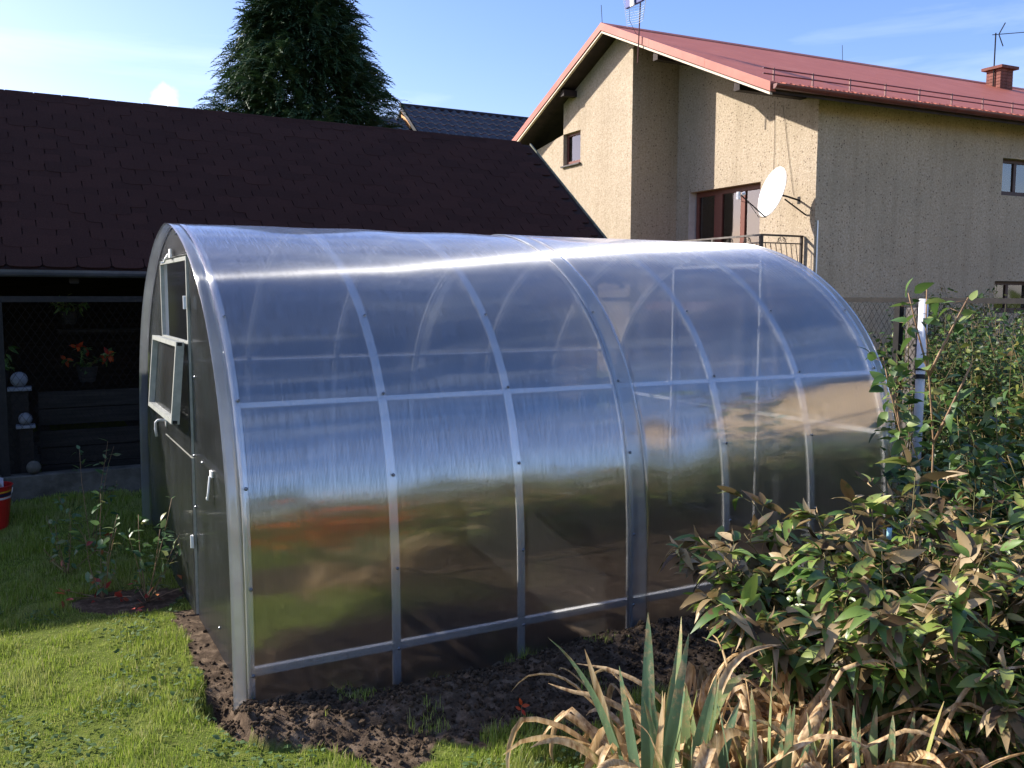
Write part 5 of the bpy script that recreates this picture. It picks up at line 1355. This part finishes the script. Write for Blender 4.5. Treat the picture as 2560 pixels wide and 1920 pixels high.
# blueberry shrubs in the lawn
M_blue = leaf_mat('blueberry_leaf', [(0, (.05, .12, .04)), (.5, (.09, .17, .06)), (.8, (.16, .22, .09)), (1, (.30, .30, .12))], .3, .4, .4)
M_bred = leaf_mat('red_autumn_leaf', [(0, (.30, .035, .025)), (.6, (.45, .07, .05)), (1, (.55, .22, .08))], .3, .4, .4)
T_blue = [leaf_template(4, .22, .2, c_, .75, .1) for c_ in (.1, .35)]
def blueberry(label, cx, cy, stems_def, reds, n_per=20, size=.062):
    r0 = thing('blueberry_shrub', label, 'shrub', (cx, cy, zg(cx, cy)), 0, 'small shrubs in the lawn'); S_ = []
    for (lx, ly, L) in stems_def: S_.append(curve_pts((cx, cy, zg(cx, cy) - .01), (lx, ly, 1), L, .05, 6, .05))
    leafy(r0, S_, n_per, size, T_blue, M_blue, M_stem_red, .03, stem_r=.0028, nl=1)
    if reds: 
        S2 = [curve_pts((cx, cy, zg(cx, cy)), (rng.normal(0, 1.2), rng.normal(0, 1.2), .7), .22, .1, 4, .05) for k in range(5)]
        P = []; D = []
        for k in range(reds):
            s_ = S2[k % 5]; p = s_[rng.integers(1, 5)]; P.append(p + rng.normal(0, .012, 3)); D.append(rng.normal(0, 1, 3) + [0, 0, .2])
        P, D = np.array(P), np.array(D); Mx = frame_mats(P, D, rng.normal(0, .5, P.shape) + [0, 0, 1], .06 * rng.uniform(.7, 1.2, len(P)))
        mb = MB(); [mb.tube(s_, .0022, 4) for s_ in S2]; build('twigs', mb, M_stem_red, r0)
        tv, tf = T_blue[0]; me = bpy.data.meshes.new('red_leaf'); me.from_pydata([tuple(v) for v in tv], [], tf); me.update(); me.materials.append(M_bred)
        for M in Mx: place('red_leaf', me, r0, M)
    return r0
blueberry('blueberry shrub touching the greenhouse front, its leafy tips catching the sun', -.24, 1.62, ((.35, .3, .62), (.0, .3, .52), (.5, .2, .50), (.22, -.1, .46), (-.15, .1, .42), (.7, .2, .42)), 14, 15)
blueberry('shaded blueberry shrub with red lower leaves in the lawn', -.46, 1.80, ((-.05, .1, .62), (.15, .2, .5), (-.3, .1, .4), (.1, -.2, .45)), 20, 14)
blueberry('shaded bushy shrub nearest to the concrete fence base', -.45, 2.75, ((.1, .1, .75), (-.2, .2, .7), (.25, .1, .72), (-.4, -.1, .45), (.4, .2, .5)), 6, 15, .06)
blueberry('dull brownish shrub left in the shaded lawn', -.62, 2.35, ((-.3, .1, .40), (.1, .2, .42), (.3, 0, .38), (-.1, -.3, .36)), 4, 16, .05)
# red seedling in the dug soil
sd_ = thing('red_leaf_seedling', 'tiny seedling with bright red leaves on the dug soil', 'seedling', (.93, -.72, zg(.93, -.72)))
z = zg(.93, -.72); build('stem', MB().tube([(.93, -.72, z - .01), (.935, -.72, z + .05)], .0015, 4), M_stem_red, sd_)
P = np.array([(.933, -.72, z + .05), (.935, -.72, z + .045), (.935, -.72, z + .03), (.93, -.72, z + .03)]); D = np.array([(-.2, .0, .6), (.6, -.3, .1), (.1, -.4, -.4), (-.4, .2, .3)])
tv, tf = T_blue[0]; me = bpy.data.meshes.new('leaf'); me.from_pydata([tuple(v) for v in tv], [], tf); me.materials.append(leaf_mat('scarlet_leaf', [(0, (.55, .02, .01)), (1, (.7, .12, .03))], .35, .4, .4))
for M in frame_mats(P, D, np.array([[-.6, -.6, .5]] * 4), np.array([.035, .034, .03, .028])): place('leaf', me, sd_, M)

# bucket
bu = thing('red_bucket', 'red plastic bucket with coloured bands on the shaded lawn at the left edge', 'bucket', (-1.06, 3.42, zg(-1.06, 3.42)))
bz = zg(-1.06, 3.42); M_redp = noise_mat('red_plastic', (.40, .012, .012), (.50, .022, .018), 6, .35, spec=.5)
bp_ = lambda z_: .118 + .035 * z_ / .30
build('shell', MB().lathe((-1.06, 3.42, bz), [(.0, .003), (bp_(0), .003), (bp_(.3), .30), (bp_(.3) + .008, .305), (bp_(.3) - .004, .307), (bp_(0) - .004, .01), (0, .01)], 28), M_redp, bu, smooth=False)
for za, zb, c_ in ((.262, .272, (.6, .35, .03)), (.235, .258, (.02, .02, .05)), (.215, .230, (.6, .55, .55))):
    build('band', MB().lathe((-1.06, 3.42, bz), [(bp_(za) + .0015, za), (bp_(zb) + .0015, zb)], 28), noise_mat('bucket_band', c_, c_, 4, .4), bu, smooth=True)
build('handle', MB().tube([(-1.06 + .155 * math.cos(a), 3.42 + .155 * math.sin(a) * .3 , bz + .28 - .12 * abs(math.sin(a))) for a in np.linspace(-math.pi, 0, 14)], .003, 5), M_metal, bu)
rg = MB(); pts = []
vs = []; 
for i in range(7):
    for j in range(7): vs.append((-1.06 - .10 + .2 * i / 6, 3.42 - .08 + .16 * j / 6, bz + .30 + .05 * math.sin(i * 1.7 + j) + .03 * math.cos(j * 2.3)))
rg.add(vs, [(i * 7 + j, i * 7 + j + 1, (i + 1) * 7 + j + 1, (i + 1) * 7 + j) for i in range(6) for j in range(6)])
o = build('cloth', rg, noise_mat('pale_grey_cloth', (.30, .27, .28), (.5, .46, .48), 9, .9), None, smooth=True); o['label'] = 'crumpled pale grey cloth stuffed in the red bucket'; o['category'] = 'cloth'

# flowers and pots under the shed eave
M_fl_r = leaf_mat('red_orange_petals', [(0, (.35, .02, .01)), (1, (.5, .10, .02))], .3, .5, .3)
def flowerpot(label, x, y, z, s_, stemsn, flmat, name='flower_pot'):
    r0 = thing(name, label, 'potted plant', (x, y, z), 0, 'plants under the shed eave')
    build('pot', MB().lathe((x, y, z), [(0, 0), (.05 * s_, 0), (.075 * s_, .11 * s_), (.068 * s_, .11 * s_), (.05 * s_, .02 * s_), (0, .02 * s_)], 14), M_plank, r0)
    S_ = [curve_pts((x, y, z + .09 * s_), (rng.normal(0, .6), rng.normal(0, .6), 1), .2 * s_, .6, 5, .05) for k in range(stemsn)]
    leafy(r0, S_, 8, .07 * s_, T_lance, M_rasp, M_stem, .02, stem_r=.002)
    if flmat:
        tv, tf = T_blue[1]; me = bpy.data.meshes.new('petal'); me.from_pydata([tuple(v) for v in tv], [], tf); me.materials.append(flmat)
        for s2 in S_:
            for k in range(3):
                M = frame_mats(np.array([s2[-1]]), rng.normal(0, 1, (1, 3)), np.array([[0, -1, .3]]), np.array([.06 * s_]))[0]; place('petal', me, r0, M)
flowerpot('potted plant with red and orange blossoms behind the mesh', -.30, 4.9, 1.0, 1.2, 7, M_fl_r)
flowerpot('green spiky plant in a pot hanging under the shed eave', -.42, 5.0, 1.5, 1.0, 8, None)
flowerpot('pale potted plant at the far left behind the mesh', -.98, 4.75, 1.0, 1.2, 6, None)

# ================================================================== garden behind the camera (seen in the panels)
M_hedge = leaf_mat('hedge_leaf', [(0, (.10, .13, .03)), (.6, (.17, .20, .05)), (1, (.28, .27, .09))], .25, .6, .15)
for k, (hx_, hy_, hr, hh_, lab) in enumerate(((2.0, -9.3, 1.2, 2.4, 'clipped round hedge bush opposite the greenhouse door end'), (5.0, -9.8, 1.4, 2.1, 'broad hedge bush opposite the second greenhouse bay'), (7.6, -9.6, 1.6, 2.3, 'broad hedge bush opposite the middle of the greenhouse'), (9.6, -8.4, 1.1, 3.0, 'tall round hedge bush in front of the tan house'), (11.3, -6.0, 1.2, 2.0, 'low hedge bush at the foot of the tan house'))):
    r0 = thing('hedge_bush', lab, 'hedge', (hx_, hy_, 0), 0, 'hedge opposite the greenhouse')
    n = 2600; v_ = rng.normal(size=(n, 3)); v_ /= np.linalg.norm(v_, axis=1, keepdims=True); v_[:, 2] = np.abs(v_[:, 2])
    lb = (1 + .12 * np.sin(v_[:, :1] * 7 + k) + .1 * np.cos(v_[:, 1:2] * 9)) * (1 - .25 * rng.random((n, 1)) ** 2)
    P = np.array([hx_, hy_, 0]) + v_ * lb * [hr * 1.3, hr, hh_ * .92]
    batch('crown', lv, lf, frame_mats(P, v_ + rng.normal(0, .7, v_.shape), rng.normal(0, 1, v_.shape) + v_, rng.uniform(.10, .20, n)), M_hedge, r0)
    build('trunk', MB().tube([(hx_, hy_, 0), (hx_, hy_, hh_ * .6)], .08, 8, .04), M_bark, r0)
for k in range(4):  # unseen hedge, added to keep sunlit lawn out of the end sheet's reflection
    hx_, hy_ = -7.5, -4.0 + 3.4 * k
    r0 = thing('hedge_bush', ('unseen hedge bush added left of the lawn to darken reflections, nearest to the camera', 'unseen hedge bush added left of the lawn to darken reflections, second from the camera', 'unseen hedge bush added left of the lawn to darken reflections, third from the camera', 'unseen hedge bush added left of the lawn to darken reflections, by the shed')[k], 'hedge', (hx_, hy_, 0), 0, 'added unseen hedge left of the lawn')
    n = 2600; v_ = rng.normal(size=(n, 3)); v_ /= np.linalg.norm(v_, axis=1, keepdims=True); v_[:, 2] = np.abs(v_[:, 2])
    P = np.array([hx_, hy_, 0]) + v_ * (1 - .25 * rng.random((n, 1)) ** 2) * [.9, 2.1, 2.3]
    batch('crown', lv, lf, frame_mats(P, v_ + rng.normal(0, .7, v_.shape), rng.normal(0, 1, v_.shape) + v_, rng.uniform(.12, .24, n)), M_hedge, r0)
    build('trunk', MB().tube([(hx_, hy_, 0), (hx_, hy_, 1.5)], .08, 8, .04), M_bark, r0)
TR_ = R(-35.0)
def tl_(x, y):  # local frame: x away from the greenhouse
    return x, y
ox, oy = 14.2 * math.cos(-TR_) - (-7.6) * math.sin(-TR_), 14.2 * math.sin(-TR_) + (-7.6) * math.cos(-TR_)
nh = thing('tan_house', 'sunlit tan rendered gable house across the garden', 'house', (ox + 3, oy, 0), TR_)
M_tan = noise_mat('tan_render', (.52, .37, .20), (.62, .46, .27), 5, .9)
build('wall', MB().prism([(ox, oy - 4.2, 0), (ox, oy + 4.2, 0), (ox, oy + 4.2, 4.9), (ox, oy, 7.2), (ox, oy - 4.2, 4.9)], (9, 0, 0)), M_tan, nh)
for s_ in (-1, 1):
    build('roof', MB().prism([(ox - .5, oy, 7.35), (ox - .5, oy + s_ * 4.7, 4.78), (ox - .5, oy + s_ * 4.7, 4.63), (ox - .5, oy, 7.21)], (10, 0, 0)), noise_mat('dark_roof', (.05, .04, .04), (.09, .07, .06), 4, .8), nh)
for y in (-2.6, 1.2): build('window', MB().box((ox - .02, oy + y, 1.2), (ox + .04, oy + y + 1.3, 2.6)), M_room, nh)
# flower bed with orange blossoms beside the path
fl = thing('orange_flower_bush', 'low bush dotted with orange blossoms across the path from the greenhouse', 'flowers', (1.5, -3.4, 0))
S_ = [curve_pts((1.45 + rng.normal(0, .22), -3.6 + rng.normal(0, .25), 0), (rng.normal(0, .3), rng.normal(0, .3), 1), rng.uniform(.55, 1.2), .1, 5, .05) for k in range(34)]
leafy(fl, S_, 26, .07, T_ovate, M_rasp, M_stem, .07, single=0, stem_r=.004)
M_or = leaf_mat('orange_petals', [(0, (.85, .10, .02)), (1, (.95, .28, .05))], .3, .5, .3)
bl_me = MB()
for k in range(9):
    a = k * .698; bl_me.add([(0, 0, 0), (math.cos(a - .25) * .7, math.sin(a - .25) * .7, .12), (math.cos(a), math.sin(a), .2), (math.cos(a + .25) * .7, math.sin(a + .25) * .7, .12)], [(0, 1, 2, 3)])
me = bpy.data.meshes.new('blossom'); me.from_pydata(bl_me.v, [], bl_me.f); me.update()
for k in range(240):
    s_ = S_[k % 34]; M = Matrix.Translation(Vector(s_[-1 - (k // 34) % 4]) + Vector(rng.normal(0, .05, 3))) @ Matrix.Rotation(rng.normal(0, .5), 4, 'X') @ Matrix.Scale(rng.uniform(.05, .085), 4)
    place('blossom', me, fl, M, M_or)
